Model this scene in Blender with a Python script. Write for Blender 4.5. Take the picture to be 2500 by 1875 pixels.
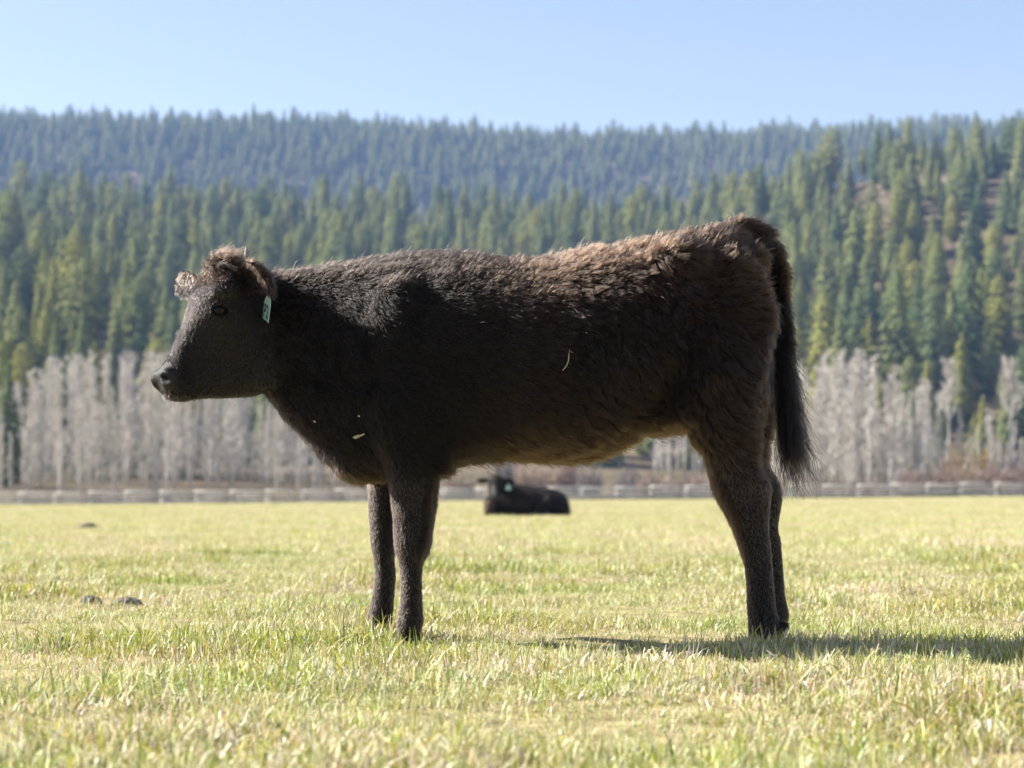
import bpy, bmesh, math, random
import numpy as np
from mathutils import Vector, Matrix, Euler, Quaternion, kdtree
from mathutils.bvhtree import BVHTree

for o in list(bpy.data.objects):
    bpy.data.objects.remove(o)
sc = bpy.context.scene
COL = sc.collection
rng = np.random.default_rng(7)
random.seed(7)

# ------------------------------------------------------------------ camera
F, EYE, HOR, D = 4861.0, 0.43, 1205.0, 5.65      # focal length in photo pixels, eye height, horizon row, distance to the calf
cam_d = bpy.data.cameras.new('camera')
cam = bpy.data.objects.new('camera', cam_d)
COL.objects.link(cam)
cam_d.sensor_width = 36.0
cam_d.lens = 36.0 * F / 2500.0
cam_d.shift_y = (HOR - 937.5) / 2500.0
cam_d.clip_start = 0.05
cam_d.clip_end = 6000.0
cam.location = (0, 0, EYE)
cam.rotation_euler = (math.radians(90), 0, 0)
cam_d.dof.use_dof = True
cam_d.dof.focus_distance = 5.48
cam_d.dof.aperture_fstop = 4.2
sc.camera = cam

# ------------------------------------------------------------------ sky and sun
SUN_EL, SUN_AZ = math.radians(30.8), math.radians(19.0)      # from the left, a little behind the calf
L = Vector((-math.cos(SUN_EL) * math.cos(SUN_AZ), math.cos(SUN_EL) * math.sin(SUN_AZ), math.sin(SUN_EL)))
world = bpy.data.worlds.new('World')
sc.world = world
world.use_nodes = True
wn = world.node_tree
wn.nodes.clear()
sky = wn.nodes.new('ShaderNodeTexSky')
sky.sky_type = 'NISHITA'
sky.sun_disc = False
sky.sun_elevation = SUN_EL
sky.sun_rotation = math.atan2(L.x, L.y)
sky.altitude = 1900
sky.air_density = 1.0
sky.dust_density = 1.0
sky.ozone_density = 1.6
bg = wn.nodes.new('ShaderNodeBackground')
bg.inputs['Strength'].default_value = 0.075
wo = wn.nodes.new('ShaderNodeOutputWorld')
tint = wn.nodes.new('ShaderNodeMix')          # the camera's white balance
tint.data_type = 'RGBA'
tint.blend_type = 'MULTIPLY'
tint.inputs[0].default_value = 1.0
tint.inputs[7].default_value = (1.22, 0.965, 0.80, 1)
wn.links.new(sky.outputs[0], tint.inputs[6])
wn.links.new(tint.outputs[2], bg.inputs['Color'])
wn.links.new(bg.outputs[0], wo.inputs['Surface'])
sun_d = bpy.data.lights.new('sun', 'SUN')
sun_d.energy = 5.0
sun_d.angle = math.radians(0.53)
sun_d.color = (1.0, 0.95, 0.87)
sun = bpy.data.objects.new('sun', sun_d)
COL.objects.link(sun)
sun.rotation_euler = L.to_track_quat('Z', 'Y').to_euler()
sun.location = (-20, 8, 20)

vs = sc.view_settings
vs.view_transform = 'Standard'
vs.look = 'None'
vs.gamma = 1.0
vs.exposure = 1.66
vs.use_curve_mapping = False
cy = sc.cycles
cy.max_bounces = 7
cy.diffuse_bounces = 3
cy.glossy_bounces = 3
cy.transmission_bounces = 5
cy.transparent_max_bounces = 8
cy.volume_bounces = 0
cy.use_adaptive_sampling = True
cy.adaptive_threshold = 0.015
cy.use_denoising = True
try:
    cy.denoiser = 'OPENIMAGEDENOISE'
    cy.denoising_input_passes = 'RGB_ALBEDO_NORMAL'
    cy.denoising_prefilter = 'ACCURATE'
except Exception:
    pass
cy.sample_clamp_indirect = 6.0
cy.caustics_reflective = False
cy.caustics_refractive = False
try:
    sc.cycles_curves.shape = 'RIBBONS'
    sc.cycles_curves.subdivisions = 2
except Exception:
    pass


# ------------------------------------------------------------------ helpers
def tag(o, label=None, cat=None, group=None, kind=None):
    if label: o['label'] = label
    if cat: o['category'] = cat
    if group: o['group'] = group
    if kind: o['kind'] = kind
    return o


def empty(name, loc=(0, 0, 0), rz=0.0):
    o = bpy.data.objects.new(name, None)
    COL.objects.link(o)
    o.location = loc
    o.rotation_euler = (0, 0, rz)
    o.empty_display_size = 0.2
    return o


def mesh_from(name, verts, faces, mats=(), smooth=False, mat_idx=None):
    me = bpy.data.meshes.new(name)
    me.from_pydata([tuple(map(float, v)) for v in verts], [], [tuple(map(int, f)) for f in faces])
    for m in mats:
        me.materials.append(m)
    if mat_idx is not None:
        me.polygons.foreach_set('material_index', np.asarray(mat_idx, dtype=np.int32))
    if smooth:
        me.polygons.foreach_set('use_smooth', np.ones(len(me.polygons), dtype=bool))
    me.update()
    return me


def obj(name, me, parent=None, loc=None):
    o = bpy.data.objects.new(name, me)
    COL.objects.link(o)
    if parent is not None:
        o.parent = parent
    if loc is not None:
        o.location = loc
    return o


class MB:
    """collects vertices and faces"""
    def __init__(self):
        self.v, self.f, self.m, self.c = [], [], [], []

    def add(self, verts, faces, mi=0, col=None):
        b = len(self.v)
        self.v.extend(verts)
        for f in faces:
            self.f.append(tuple(i + b for i in f))
            self.m.append(mi)
            if col is not None:
                self.c.append(col)

    def tube(self, path, radii, sides=5, mi=0, cap=True, col=None):
        path = [Vector(p) for p in path]
        verts, faces = [], []
        for i, p in enumerate(path):
            a = path[max(i - 1, 0)]
            b = path[min(i + 1, len(path) - 1)]
            d = (b - a).normalized() if (b - a).length > 1e-9 else Vector((0, 0, 1))
            ref = Vector((1, 0, 0)) if abs(d.x) < 0.8 else Vector((0, 1, 0))
            s = d.cross(ref).normalized()
            t = d.cross(s)
            r = radii[i] if hasattr(radii, '__len__') else radii
            for k in range(sides):
                an = 2 * math.pi * k / sides
                verts.append(tuple(p + s * (r * math.cos(an)) + t * (r * math.sin(an))))
        for i in range(len(path) - 1):
            for k in range(sides):
                k2 = (k + 1) % sides
                faces.append((i * sides + k, i * sides + k2, (i + 1) * sides + k2, (i + 1) * sides + k))
        if cap:
            faces.append(tuple(range(sides))[::-1])
            faces.append(tuple((len(path) - 1) * sides + k for k in range(sides)))
        self.add(verts, faces, mi, col)

    def mesh(self, name, mats=(), smooth=False):
        me = mesh_from(name, self.v, self.f, mats, smooth, self.m if mats else None)
        if self.c:
            at = me.attributes.new('col', 'FLOAT_COLOR', 'FACE')
            at.data.foreach_set('color', np.array([(c[0], c[1], c[2], 1.0) for c in self.c], dtype=np.float32).ravel())
        return me


def P(u, v, Y):
    """photo pixel and distance -> point of the place"""
    return Vector((Y * (u - 1250.0) / F, Y, EYE + Y * (HOR - v) / F))


def sstep(a, b, x):
    t = np.clip((np.asarray(x, dtype=float) - a) / (b - a), 0.0, 1.0)
    return t * t * (3 - 2 * t)


def wav(x, y, s, seed=0):
    """cheap smooth noise from sines, about -1..1"""
    r = np.random.default_rng(1000 + seed)
    out = 0.0
    for k in range(5):
        an = r.uniform(0, 2 * math.pi)
        fr = s * r.uniform(0.6, 1.8)
        out = out + np.sin((np.cos(an) * x + np.sin(an) * y) * fr + r.uniform(0, 6.28))
    return out / 3.2


# ------------------------------------------------------------------ materials
def new_mat(name):
    m = bpy.data.materials.new(name)
    m.use_nodes = True
    nt = m.node_tree
    nt.nodes.clear()
    out = nt.nodes.new('ShaderNodeOutputMaterial')
    return m, nt, out


def nd(nt, kind, **kw):
    n = nt.nodes.new(kind)
    for k, v in kw.items():
        setattr(n, k, v)
    return n


def ramp(nt, fac, stops):
    r = nd(nt, 'ShaderNodeValToRGB')
    el = r.color_ramp.elements
    while len(el) < len(stops):
        el.new(0.5)
    for e, (p, c) in zip(el, stops):
        e.position = p
        e.color = (c[0], c[1], c[2], 1)
    nt.links.new(fac, r.inputs['Fac'])
    return r.outputs['Color']


def noise(nt, vec, scale, detail=3.0, rough=0.55, lac=2.0):
    n = nd(nt, 'ShaderNodeTexNoise')
    n.inputs['Scale'].default_value = scale
    n.inputs['Detail'].default_value = detail
    n.inputs['Roughness'].default_value = rough
    if vec is not None:
        nt.links.new(vec, n.inputs['Vector'])
    return n.outputs['Fac']


def mixc(nt, fac, a, b, mode='MIX'):
    n = nd(nt, 'ShaderNodeMix', data_type='RGBA', blend_type=mode)
    def put(sock, val):
        if hasattr(val, 'is_linked') or hasattr(val, 'links'):
            nt.links.new(val, sock)
        elif isinstance(val, (int, float)):
            sock.default_value = val
        else:
            sock.default_value = (val[0], val[1], val[2], 1)
    put(n.inputs[0], fac)
    put(n.inputs[6], a)
    put(n.inputs[7], b)
    return n.outputs[2]


def world_pos(nt):
    return nd(nt, 'ShaderNodeNewGeometry').outputs['Position']


def simple_mat(name, stops, scale=6.0, rough=0.8, bump=0.0, spec=0.3, detail=4.0, space='object'):
    m, nt, out = new_mat(name)
    vec = nd(nt, 'ShaderNodeTexCoord').outputs['Object'] if space == 'object' else world_pos(nt)
    f = noise(nt, vec, scale, detail)
    c = ramp(nt, f, stops)
    b = nd(nt, 'ShaderNodeBsdfPrincipled')
    nt.links.new(c, b.inputs['Base Color'])
    b.inputs['Roughness'].default_value = rough
    b.inputs['Specular IOR Level'].default_value = spec
    if bump:
        bn = nd(nt, 'ShaderNodeBump')
        bn.inputs['Strength'].default_value = bump
        bn.inputs['Distance'].default_value = 0.02
        nt.links.new(f, bn.inputs['Height'])
        nt.links.new(bn.outputs[0], b.inputs['Normal'])
    nt.links.new(b.outputs[0], out.inputs['Surface'])
    return m


def leaf_mat(name, dark, light, transl=0.3, use_random=True, use_col=False, patch=None):
    """thin leaf: diffuse and translucent, tone varied from one plant to the next"""
    m, nt, out = new_mat(name)
    oi = nd(nt, 'ShaderNodeObjectInfo')
    if use_col:
        at = nd(nt, 'ShaderNodeAttribute', attribute_name='col')
        c = at.outputs['Color']
    else:
        c = ramp(nt, oi.outputs['Random'], [(0.0, dark), (1.0, light)])
        f = noise(nt, nd(nt, 'ShaderNodeTexCoord').outputs['Object'], 0.7, 3.0)
        c = mixc(nt, ramp(nt, f, [(0.3, (0, 0, 0)), (0.7, (1, 1, 1))]), c, mixc(nt, 0.5, c, light))
        c = mixc(nt, 1.0, c, oi.outputs['Color'], 'MULTIPLY')
    if patch:
        c = patch(nt, c, oi)
    d = nd(nt, 'ShaderNodeBsdfDiffuse')
    t = nd(nt, 'ShaderNodeBsdfTranslucent')
    nt.links.new(c, d.inputs['Color'])
    nt.links.new(c, t.inputs['Color'])
    mx = nd(nt, 'ShaderNodeMixShader')
    mx.inputs['Fac'].default_value = transl
    nt.links.new(d.outputs[0], mx.inputs[1])
    nt.links.new(t.outputs[0], mx.inputs[2])
    last = mx.outputs[0]
    if use_col:
        g = nd(nt, 'ShaderNodeBsdfGlossy')
        g.inputs['Roughness'].default_value = 0.55
        g.inputs['Color'].default_value = (1, 1, 1, 1)
        m2 = nd(nt, 'ShaderNodeMixShader')
        m2.inputs['Fac'].default_value = 0.07
        nt.links.new(last, m2.inputs[1])
        nt.links.new(g.outputs[0], m2.inputs[2])
        last = m2.outputs[0]
    nt.links.new(last, out.inputs['Surface'])
    return m


M = {}
# pasture soil: straw thatch with greener and barer patches
m, nt, out = new_mat('pasture')
wp = world_pos(nt)
n1 = noise(nt, wp, 0.55, 5.0)
n2 = noise(nt, wp, 9.0, 6.0, 0.7)
n3 = noise(nt, wp, 90.0, 4.0, 0.7)
base = ramp(nt, n1, [(0.30, (0.36, 0.33, 0.15)), (0.5, (0.42, 0.37, 0.21)), (0.70, (0.34, 0.34, 0.12))])
fine = ramp(nt, n2, [(0.30, (0.30, 0.27, 0.22)), (0.6, (1.1, 1.06, 1.0))])
fine2 = ramp(nt, n3, [(0.3, (0.55, 0.52, 0.45)), (0.65, (1.1, 1.08, 1.0))])
c = mixc(nt, 0.8, base, fine, 'MULTIPLY')
c = mixc(nt, 0.7, c, fine2, 'MULTIPLY')
b = nd(nt, 'ShaderNodeBsdfPrincipled')
b.inputs['Roughness'].default_value = 0.95
b.inputs['Specular IOR Level'].default_value = 0.1
nt.links.new(c, b.inputs['Base Color'])
bn = nd(nt, 'ShaderNodeBump')
bn.inputs['Strength'].default_value = 0.7
bn.inputs['Distance'].default_value = 0.03
nt.links.new(n2, bn.inputs['Height'])
nt.links.new(bn.outputs[0], b.inputs['Normal'])
nt.links.new(b.outputs[0], out.inputs['Surface'])
M['pasture'] = m

m, nt, out = new_mat('hillside')
wp = world_pos(nt)
n1 = noise(nt, wp, 0.02, 6.0, 0.6)
n2 = noise(nt, wp, 0.35, 6.0, 0.65)
base = ramp(nt, n1, [(0.36, (0.09, 0.08, 0.045)), (0.56, (0.17, 0.135, 0.085)), (0.70, (0.34, 0.27, 0.20))])
fine = ramp(nt, n2, [(0.3, (0.55, 0.5, 0.5)), (0.65, (1.15, 1.1, 1.05))])
c = mixc(nt, 0.85, base, fine, 'MULTIPLY')
b = nd(nt, 'ShaderNodeBsdfPrincipled')
b.inputs['Roughness'].default_value = 0.95
b.inputs['Specular IOR Level'].default_value = 0.1
nt.links.new(c, b.inputs['Base Color'])
nt.links.new(b.outputs[0], out.inputs['Surface'])
M['hillside'] = m

M['needles'] = leaf_mat('conifer_needles', (0.158, 0.190, 0.072), (0.236, 0.250, 0.100), 0.26)
M['bark'] = simple_mat('conifer_bark', [(0.3, (0.07, 0.05, 0.04)), (0.7, (0.16, 0.12, 0.09))], 1.5, 0.9)
M['aspen_bark'] = simple_mat('aspen_bark', [(0.28, (0.22, 0.20, 0.17)), (0.45, (0.52, 0.50, 0.45)), (0.8, (0.66, 0.63, 0.57))], 1.1, 0.85)
M['aspen_twig'] = simple_mat('aspen_twig', [(0.3, (0.53, 0.495, 0.445)), (0.7, (0.69, 0.65, 0.595))], 0.8, 0.85)
M['rail'] = simple_mat('weathered_rail', [(0.25, (0.46, 0.44, 0.41)), (0.5, (0.60, 0.58, 0.55)), (0.75, (0.70, 0.68, 0.65))], 3.0, 0.85, 0.3)
M['willow'] = simple_mat('willow_twigs', [(0.3, (0.27, 0.19, 0.16)), (0.7, (0.41, 0.31, 0.26))], 1.2, 0.85)
M['grey_twig'] = simple_mat('grey_twigs', [(0.3, (0.22, 0.19, 0.18)), (0.7, (0.36, 0.32, 0.30))], 1.2, 0.85)
M['yellow_leaf'] = simple_mat('yellow_leaves', [(0.3, (0.38, 0.25, 0.08)), (0.7, (0.52, 0.36, 0.12))], 1.6, 0.8)
M['tan_twig'] = simple_mat('tan_brush', [(0.3, (0.34, 0.26, 0.19)), (0.7, (0.48, 0.39, 0.30))], 1.2, 0.85)
M['dung'] = simple_mat('dried_dung', [(0.3, (0.08, 0.068, 0.055)), (0.7, (0.22, 0.19, 0.16))], 45.0, 0.9, 0.8)
M['hay'] = simple_mat('dry_hay', [(0.3, (0.36, 0.30, 0.18)), (0.7, (0.52, 0.45, 0.29))], 40.0, 0.7)
M['horn'] = simple_mat('horn', [(0.3, (0.20, 0.19, 0.17)), (0.7, (0.36, 0.34, 0.31))], 60.0, 0.5, 0.2)


# ------------------------------------------------------------------ the ground
def pasture_z(x, y):
    x = np.asarray(x, dtype=float)
    y = np.asarray(y, dtype=float)
    t = np.clip((y - 30.0) / 130.0, 0.0, 1.3)
    z = t * (-0.18 + 0.0093 * x)
    near = 1.0 - sstep(10, 40, y)
    z = z + 0.016 * wav(x, y, 2.2, 1) * (0.3 + 0.7 * near) + 0.016 * wav(x, y, 7.0, 2) * near
    z = z + 0.05 * wav(x, y, 0.25, 3) * sstep(9, 25, y) * (1 - sstep(90, 150, y))
    return z


def crest(a):
    """distance and height of the near wooded hill's crest, by direction a = x / y"""
    yc = np.interp(a, [-0.5, -0.26, 0.0, 0.12, 0.2, 0.5], [760, 730, 720, 660, 610, 590])
    hc = np.interp(a, [-0.5, -0.26, -0.1, 0.0, 0.08, 0.14, 0.2, 0.3, 0.5], [99, 98, 93, 90, 87, 92, 97, 100, 101])
    y0 = np.interp(a, [-0.5, -0.26, 0.0, 0.15, 0.25, 0.5], [235, 240, 300, 300, 290, 280])
    return yc, hc, y0


def hill_z(x, y):
    x = np.asarray(x, dtype=float)
    y = np.asarray(y, dtype=float)
    a = np.clip(x / np.maximum(y, 1.0), -0.6, 0.6)
    yc, hc, y0 = crest(a)
    s = np.clip((y - y0) / (yc - y0), 0, None)
    up = np.where(s < 1, np.power(np.clip(s, 0, 1), 1.08), 1.0)
    back = sstep(1.0, 1.6, s)
    near = hc * up * (1 - 0.45 * back) * (1 + 0.03 * wav(x, y, 0.03, 5))
    ridge = np.interp(a, [-0.6, -0.26, -0.1, -0.02, 0.05, 0.1, 0.2, 0.26, 0.6], [280, 276, 272, 265, 261, 262, 268, 271, 274])
    far = ridge * sstep(820, 1560, y) - 4 * (1 - sstep(800, 900, y))
    far = np.where(y > 1560, ridge - (y - 1560) * 0.12, far)
    floor = 3.4 * sstep(166, 250, y)
    z = np.maximum(near, far) + floor
    z = z + (1.2 * wav(x, y, 0.06, 6) + 0.5 * wav(x, y, 0.2, 7)) * sstep(200, 320, y)
    edge = 1 - sstep(166, 190, y)
    return z * (1 - edge) + edge * pasture_z(x, np.minimum(y, 190.0)) + edge * 0.0


def sheet(name, ys, half, nx, zf, mat):
    V, Fc = [], []
    for y in ys:
        hw = half(y)
        xs = np.linspace(-1, 1, nx)
        xs = hw * (0.35 * xs + 0.65 * xs ** 3)
        zs = zf(xs, np.full(nx, y))
        V.extend(zip(xs, np.full(nx, y), zs))
    for j in range(len(ys) - 1):
        for i in range(nx - 1):
            q = j * nx + i
            Fc.append((q, q + 1, q + 1 + nx, q + nx))
    return mesh_from(name, V, Fc, [mat], smooth=True)


HALF = lambda y: 90 + 0.62 * max(y, 0)
ys = list(np.linspace(-40, 2, 22)) + list(np.linspace(2.1, 14, 160)) + list(np.linspace(14.3, 60, 90)) + list(np.linspace(61, 168, 60))
# the pasture needs finer columns near the camera
g = sheet('pasture', ys, HALF, 361, pasture_z, M['pasture'])
tag(obj('pasture', g), kind='structure')
ys = list(np.linspace(167.5, 330, 60)) + list(np.linspace(333, 900, 150)) + list(np.linspace(906, 2500, 90))
g = sheet('hillside', ys, HALF, 181, hill_z, M['hillside'])
tag(obj('hillside', g), kind='structure')


# ------------------------------------------------------------------ scattering for what nobody could count
def gn_scatter(name, pts, rots, scl, idx, coll):
    me = bpy.data.meshes.new(name)
    me.vertices.add(len(pts))
    me.vertices.foreach_set('co', np.asarray(pts, dtype=np.float32).ravel())
    me.attributes.new('rot', 'FLOAT_VECTOR', 'POINT').data.foreach_set('vector', np.asarray(rots, dtype=np.float32).ravel())
    me.attributes.new('scl', 'FLOAT_VECTOR', 'POINT').data.foreach_set('vector', np.asarray(scl, dtype=np.float32).ravel())
    me.attributes.new('idx', 'INT', 'POINT').data.foreach_set('value', np.asarray(idx, dtype=np.int32))
    me.update()
    o = obj(name, me)
    ng = bpy.data.node_groups.new(name, 'GeometryNodeTree')
    ng.interface.new_socket('Geometry', in_out='INPUT', socket_type='NodeSocketGeometry')
    ng.interface.new_socket('Geometry', in_out='OUTPUT', socket_type='NodeSocketGeometry')
    N, K = ng.nodes, ng.links
    gi, go = N.new('NodeGroupInput'), N.new('NodeGroupOutput')
    ip = N.new('GeometryNodeInstanceOnPoints')
    ci = N.new('GeometryNodeCollectionInfo')
    ci.inputs['Collection'].default_value = coll
    ci.inputs['Separate Children'].default_value = True
    ci.inputs['Reset Children'].default_value = True
    def na(nm, ty):
        n = N.new('GeometryNodeInputNamedAttribute')
        n.data_type = ty
        n.inputs['Name'].default_value = nm
        return n.outputs['Attribute']
    e2r = N.new('FunctionNodeEulerToRotation')
    K.new(na('rot', 'FLOAT_VECTOR'), e2r.inputs[0])
    ip.inputs['Pick Instance'].default_value = True
    K.new(gi.outputs[0], ip.inputs['Points'])
    K.new(ci.outputs[0], ip.inputs['Instance'])
    K.new(na('idx', 'INT'), ip.inputs['Instance Index'])
    K.new(e2r.outputs[0], ip.inputs['Rotation'])
    K.new(na('scl', 'FLOAT_VECTOR'), ip.inputs['Scale'])
    K.new(ip.outputs[0], go.inputs[0])
    md = o.modifiers.new('scatter', 'NODES')
    md.node_group = ng
    return o


def source_collection(name, meshes):
    c = bpy.data.collections.new(name)
    for me in meshes:
        c.objects.link(bpy.data.objects.new(me.name, me))
    return c


# ------------------------------------------------------------------ conifers
def conifer(seed, rad, start, droop, levels, lump, shape):
    r = random.Random(seed)
    h = 18.0
    tr = MB()
    lean = r.uniform(-0.25, 0.25)
    tr.tube([(0, 0, -1.0), (lean * 0.2, 0, h * 0.3), (lean * 0.6, 0.05, h * 0.65), (lean, 0, h * 0.99)], [0.26, 0.2, 0.12, 0.02], 6)
    cr = MB()
    for i in range(levels):
        t = i / (levels - 1)
        z = h * (start + (1 - start) * t)
        if shape == 'cone':
            prof = (1 - t) ** 0.72 * (0.55 + 0.45 * min(1, t * 7 + 0.2))
        else:
            prof = math.sqrt(max(0.0, 1 - (1.75 * t - 0.72) ** 2 / 1.08)) * (0.85 if t > 0.4 else 0.7 + 0.37 * t)
        R = h * rad * prof * r.uniform(1 - lump, 1 + lump) + 0.12
        n_ = max(5, int(2 * math.pi * R / 0.42))
        ph, lob = r.uniform(0, 6.28), r.choice((2, 3, 4, 5))
        for k in range(n_):
            if r.random() < 0.10:
                continue
            az = 6.283 * (k + r.uniform(-.5, .5)) / n_
            dx, dy = math.cos(az), math.sin(az)
            rr = R * r.uniform(0.62, 1.08) * (1 + lump * 0.6 * math.sin(lob * az + ph))
            sz = (0.95 - 0.45 * t) * r.uniform(0.7, 1.25)
            c = Vector((lean * t + dx * rr, dy * rr, z + r.uniform(-.25, .25)))
            sd = Vector((-dy + r.uniform(-.35, .35), dx + r.uniform(-.35, .35), r.uniform(-.25, .25))) * (sz * 0.42)
            dn = Vector((dx * 0.55 + r.uniform(-.25, .25), dy * 0.55 + r.uniform(-.25, .25), -0.15 - droop)) * sz
            top = Vector((-dx * 0.5, -dy * 0.5, 0.45)) * sz
            v = [c + top, c - sd, c + sd, c + dn + sd * r.uniform(-.6, .2), c + dn * r.uniform(.6, 1.1) + sd * r.uniform(.3, .8)]
            cr.add([tuple(p) for p in v], [(0, 1, 2), (1, 3, 2), (3, 4, 2)])
    return tr, cr


CON = []
spec = [(0.17, 0.05, 0.45, 34, 0.18, 'cone'), (0.195, 0.08, 0.40, 32, 0.25, 'cone'), (0.15, 0.04, 0.55, 36, 0.18, 'cone'), (0.17, 0.16, 0.25, 28, 0.30, 'round'), (0.185, 0.10, 0.35, 30, 0.32, 'cone'), (0.155, 0.24, 0.2, 24, 0.34, 'round')]
both = []
for i, s in enumerate(spec):
    tr, cr = conifer(40 + i, *s)
    tme = tr.mesh('conifer_trunk', [M['bark']], True)
    cme = cr.mesh('conifer_crown', [M['needles']])
    CON.append((tme, cme))
    bb = MB()
    bb.add(tr.v, tr.f, 0)
    bb.add(cr.v, cr.f, 1)
    both.append(bb.mesh('conifer', [M['bark'], M['needles']]))
con_coll = source_collection('conifer_kinds', both)


def scatter_area(y0, y1, step, half_a, jitter=0.48):
    out = []
    y = y0
    while y < y1:
        st = step(y)
        hw = half_a * y
        n = int(2 * hw / st)
        xs = -hw + (np.arange(n) + 0.5) * (2 * hw / n)
        xs = xs + rng.uniform(-jitter, jitter, n) * st
        yy = y + rng.uniform(-jitter, jitter, n) * st
        out.append(np.stack([xs, yy], 1))
        y += st
    return np.concatenate(out)


pts = scatter_area(250, 800, lambda y: 7.7, 0.33)
a = pts[:, 0] / pts[:, 1]
yc, hc, y0 = crest(a)
s = (pts[:, 1] - y0) / (yc - y0)
dens = np.where(a < 0.1, 0.97, 0.9)
gap = wav(pts[:, 0], pts[:, 1], 0.045, 11)
dens = dens - np.where(a > 0.07, 0.6, 0.15) * (gap > 0.66) - 0.25 * (gap > 0.9)
mid = (a > -0.06) & (a < 0.13)
ok = (s > np.where(mid, 0.0, 0.02)) & (s < 1.25) & (rng.uniform(0, 1, len(pts)) < dens)
near_p = pts[ok]
pu = 1250 + F * near_p[:, 0] / near_p[:, 1]
pv = HOR - F * (hill_z(near_p[:, 0], near_p[:, 1]) - EYE) / near_p[:, 1]
bare = np.zeros(len(near_p), bool)
for (cu_, cv_, ru_, rd_) in ((2095, 470, 62, 120), (2330, 560, 60, 110), (2070, 850, 80, 90), (2440, 470, 35, 100), (1030, 520, 30, 80)):     # rocky clearings on the slope
    bare |= (np.abs(pu - cu_) < ru_) & (pv > cv_ - 25) & (pv < cv_ + rd_)
near_p = near_p[~bare | (rng.uniform(0, 1, len(near_p)) < 0.12)]
pts = scatter_area(980, 1640, lambda y: 9.0, 0.31)
gap = wav(pts[:, 0], pts[:, 1], 0.02, 12)
near_gap = rng.uniform(0, 1, len(pts)) < (0.92 - 0.45 * (gap > 0.9))
far_p = pts[near_gap]
xy = np.concatenate([near_p, far_p])
cz = hill_z(xy[:, 0], xy[:, 1])
hgt = np.clip(rng.normal(13.0, 3.8, len(xy)), 5.0, 23)
hgt = hgt * np.where(xy[:, 1] < 330, 0.8, 1.0) * np.where(xy[:, 1] > 900, 1.05, 1.0)
kind = rng.choice(6, len(xy), p=[0.20, 0.18, 0.12, 0.18, 0.18, 0.14])
wid = rng.uniform(0.85, 1.25, len(xy))
rz = rng.uniform(0, 6.28, len(xy))
# which ones show largest: paint them front to back on a coarse grid
GW, GH = 500, 375
cover = np.zeros((GH, GW), bool)
def cov(u0, u1, v0, v1):
    cover[int(v0 / 5):int(v1 / 5), int(u0 / 5):int(u1 / 5)] = True
cov(700, 1850, 640, 1120); cov(440, 680, 640, 960); cov(1880, 1940, 560, 1150); cov(0, 2500, 1205, 1875)
vis = np.zeros(len(xy))
for i in np.argsort(xy[:, 1]):
    x_, y_ = xy[i]
    uc = 1250 + F * x_ / y_
    vb = HOR - F * (cz[i] - EYE) / y_
    vt = vb - F * hgt[i] / y_
    wpx = F * hgt[i] * 0.17 * wid[i] / y_
    if uc < -wpx or uc > 2500 + wpx:
        continue
    n_ = 0
    for row in range(max(0, int(vt / 5)), min(GH, int(vb / 5) + 1)):
        f_ = min(1.0, (row * 5 + 2.5 - vt) / (vb - vt + 1e-6))
        hw = wpx * (0.15 + 0.85 * max(f_, 0))
        c0, c1 = max(0, int((uc - hw) / 5)), min(GW, int((uc + hw) / 5) + 1)
        if c1 > c0:
            seg = cover[row, c0:c1]
            n_ += int((~seg).sum())
            seg[:] = True
    vis[i] = n_
order = np.argsort(-vis)
chosen = [int(i) for i in order[:296] if vis[i] > 2]
rest = np.ones(len(xy), bool)
rest[chosen] = False
pr = np.column_stack([xy, cz - 0.1])
rot = np.column_stack([rng.uniform(-0.03, 0.03, (len(xy), 2)), rz])
scl = np.column_stack([hgt / 18 * wid, hgt / 18 * wid, hgt / 18])
forest = gn_scatter('far_forest', pr[rest], rot[rest], scl[rest], kind[rest], con_coll)
tag(forest, 'dense dark conifer forest covering the hills behind the pasture', 'forest', kind='stuff')
TONES = {'dark blue-green': (0.62, 0.74, 0.85, 1), 'green': (1, 1, 1, 1), 'yellow-green': (1.22, 1.13, 0.82, 1)}
TKEYS = list(TONES)
for i in chosen:
    x_, y_ = xy[i]
    u = 1250 + F * x_ / y_
    vb = HOR - F * (cz[i] - EYE) / y_
    vt = vb - F * hgt[i] / y_
    tone = TKEYS[int(rng.choice(3, p=[0.25, 0.45, 0.30]))]
    root = empty('conifer', (x_, y_, cz[i] - 0.1), float(rz[i]))
    root.scale = tuple(scl[i])
    for nm, me in (('trunk', CON[kind[i]][0]), ('crown', CON[kind[i]][1])):
        ch = obj(nm, me, root)
        ch.color = TONES[tone]
    hs = hgt[i] * F / y_
    size = 'tall' if hs > 215 else ('small' if hs < 140 else 'middling')
    shape = ['pointed', 'full', 'narrow', 'broad', 'ragged', 'round-topped'][kind[i]]
    place = ('at the left edge' if u < 180 else 'left of the calf\'s head' if u < 400 else 'above the calf\'s neck' if u < 800 else
             'above the calf\'s withers' if u < 1250 else 'above the calf\'s loin' if u < 1650 else 'above the calf\'s rump' if u < 1900 else
             'beyond the calf\'s tail' if u < 2130 else 'right of the tail' if u < 2350 else 'at the right edge')
    band = 'by the aspens' if vt > 800 else 'on the lower slope' if vt > 640 else 'halfway up' if vt > 470 else 'near the crest'
    tag(root, f'{size} {shape} {tone} conifer {band} {place}', 'conifer', f'conifers {band} {place}')


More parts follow.
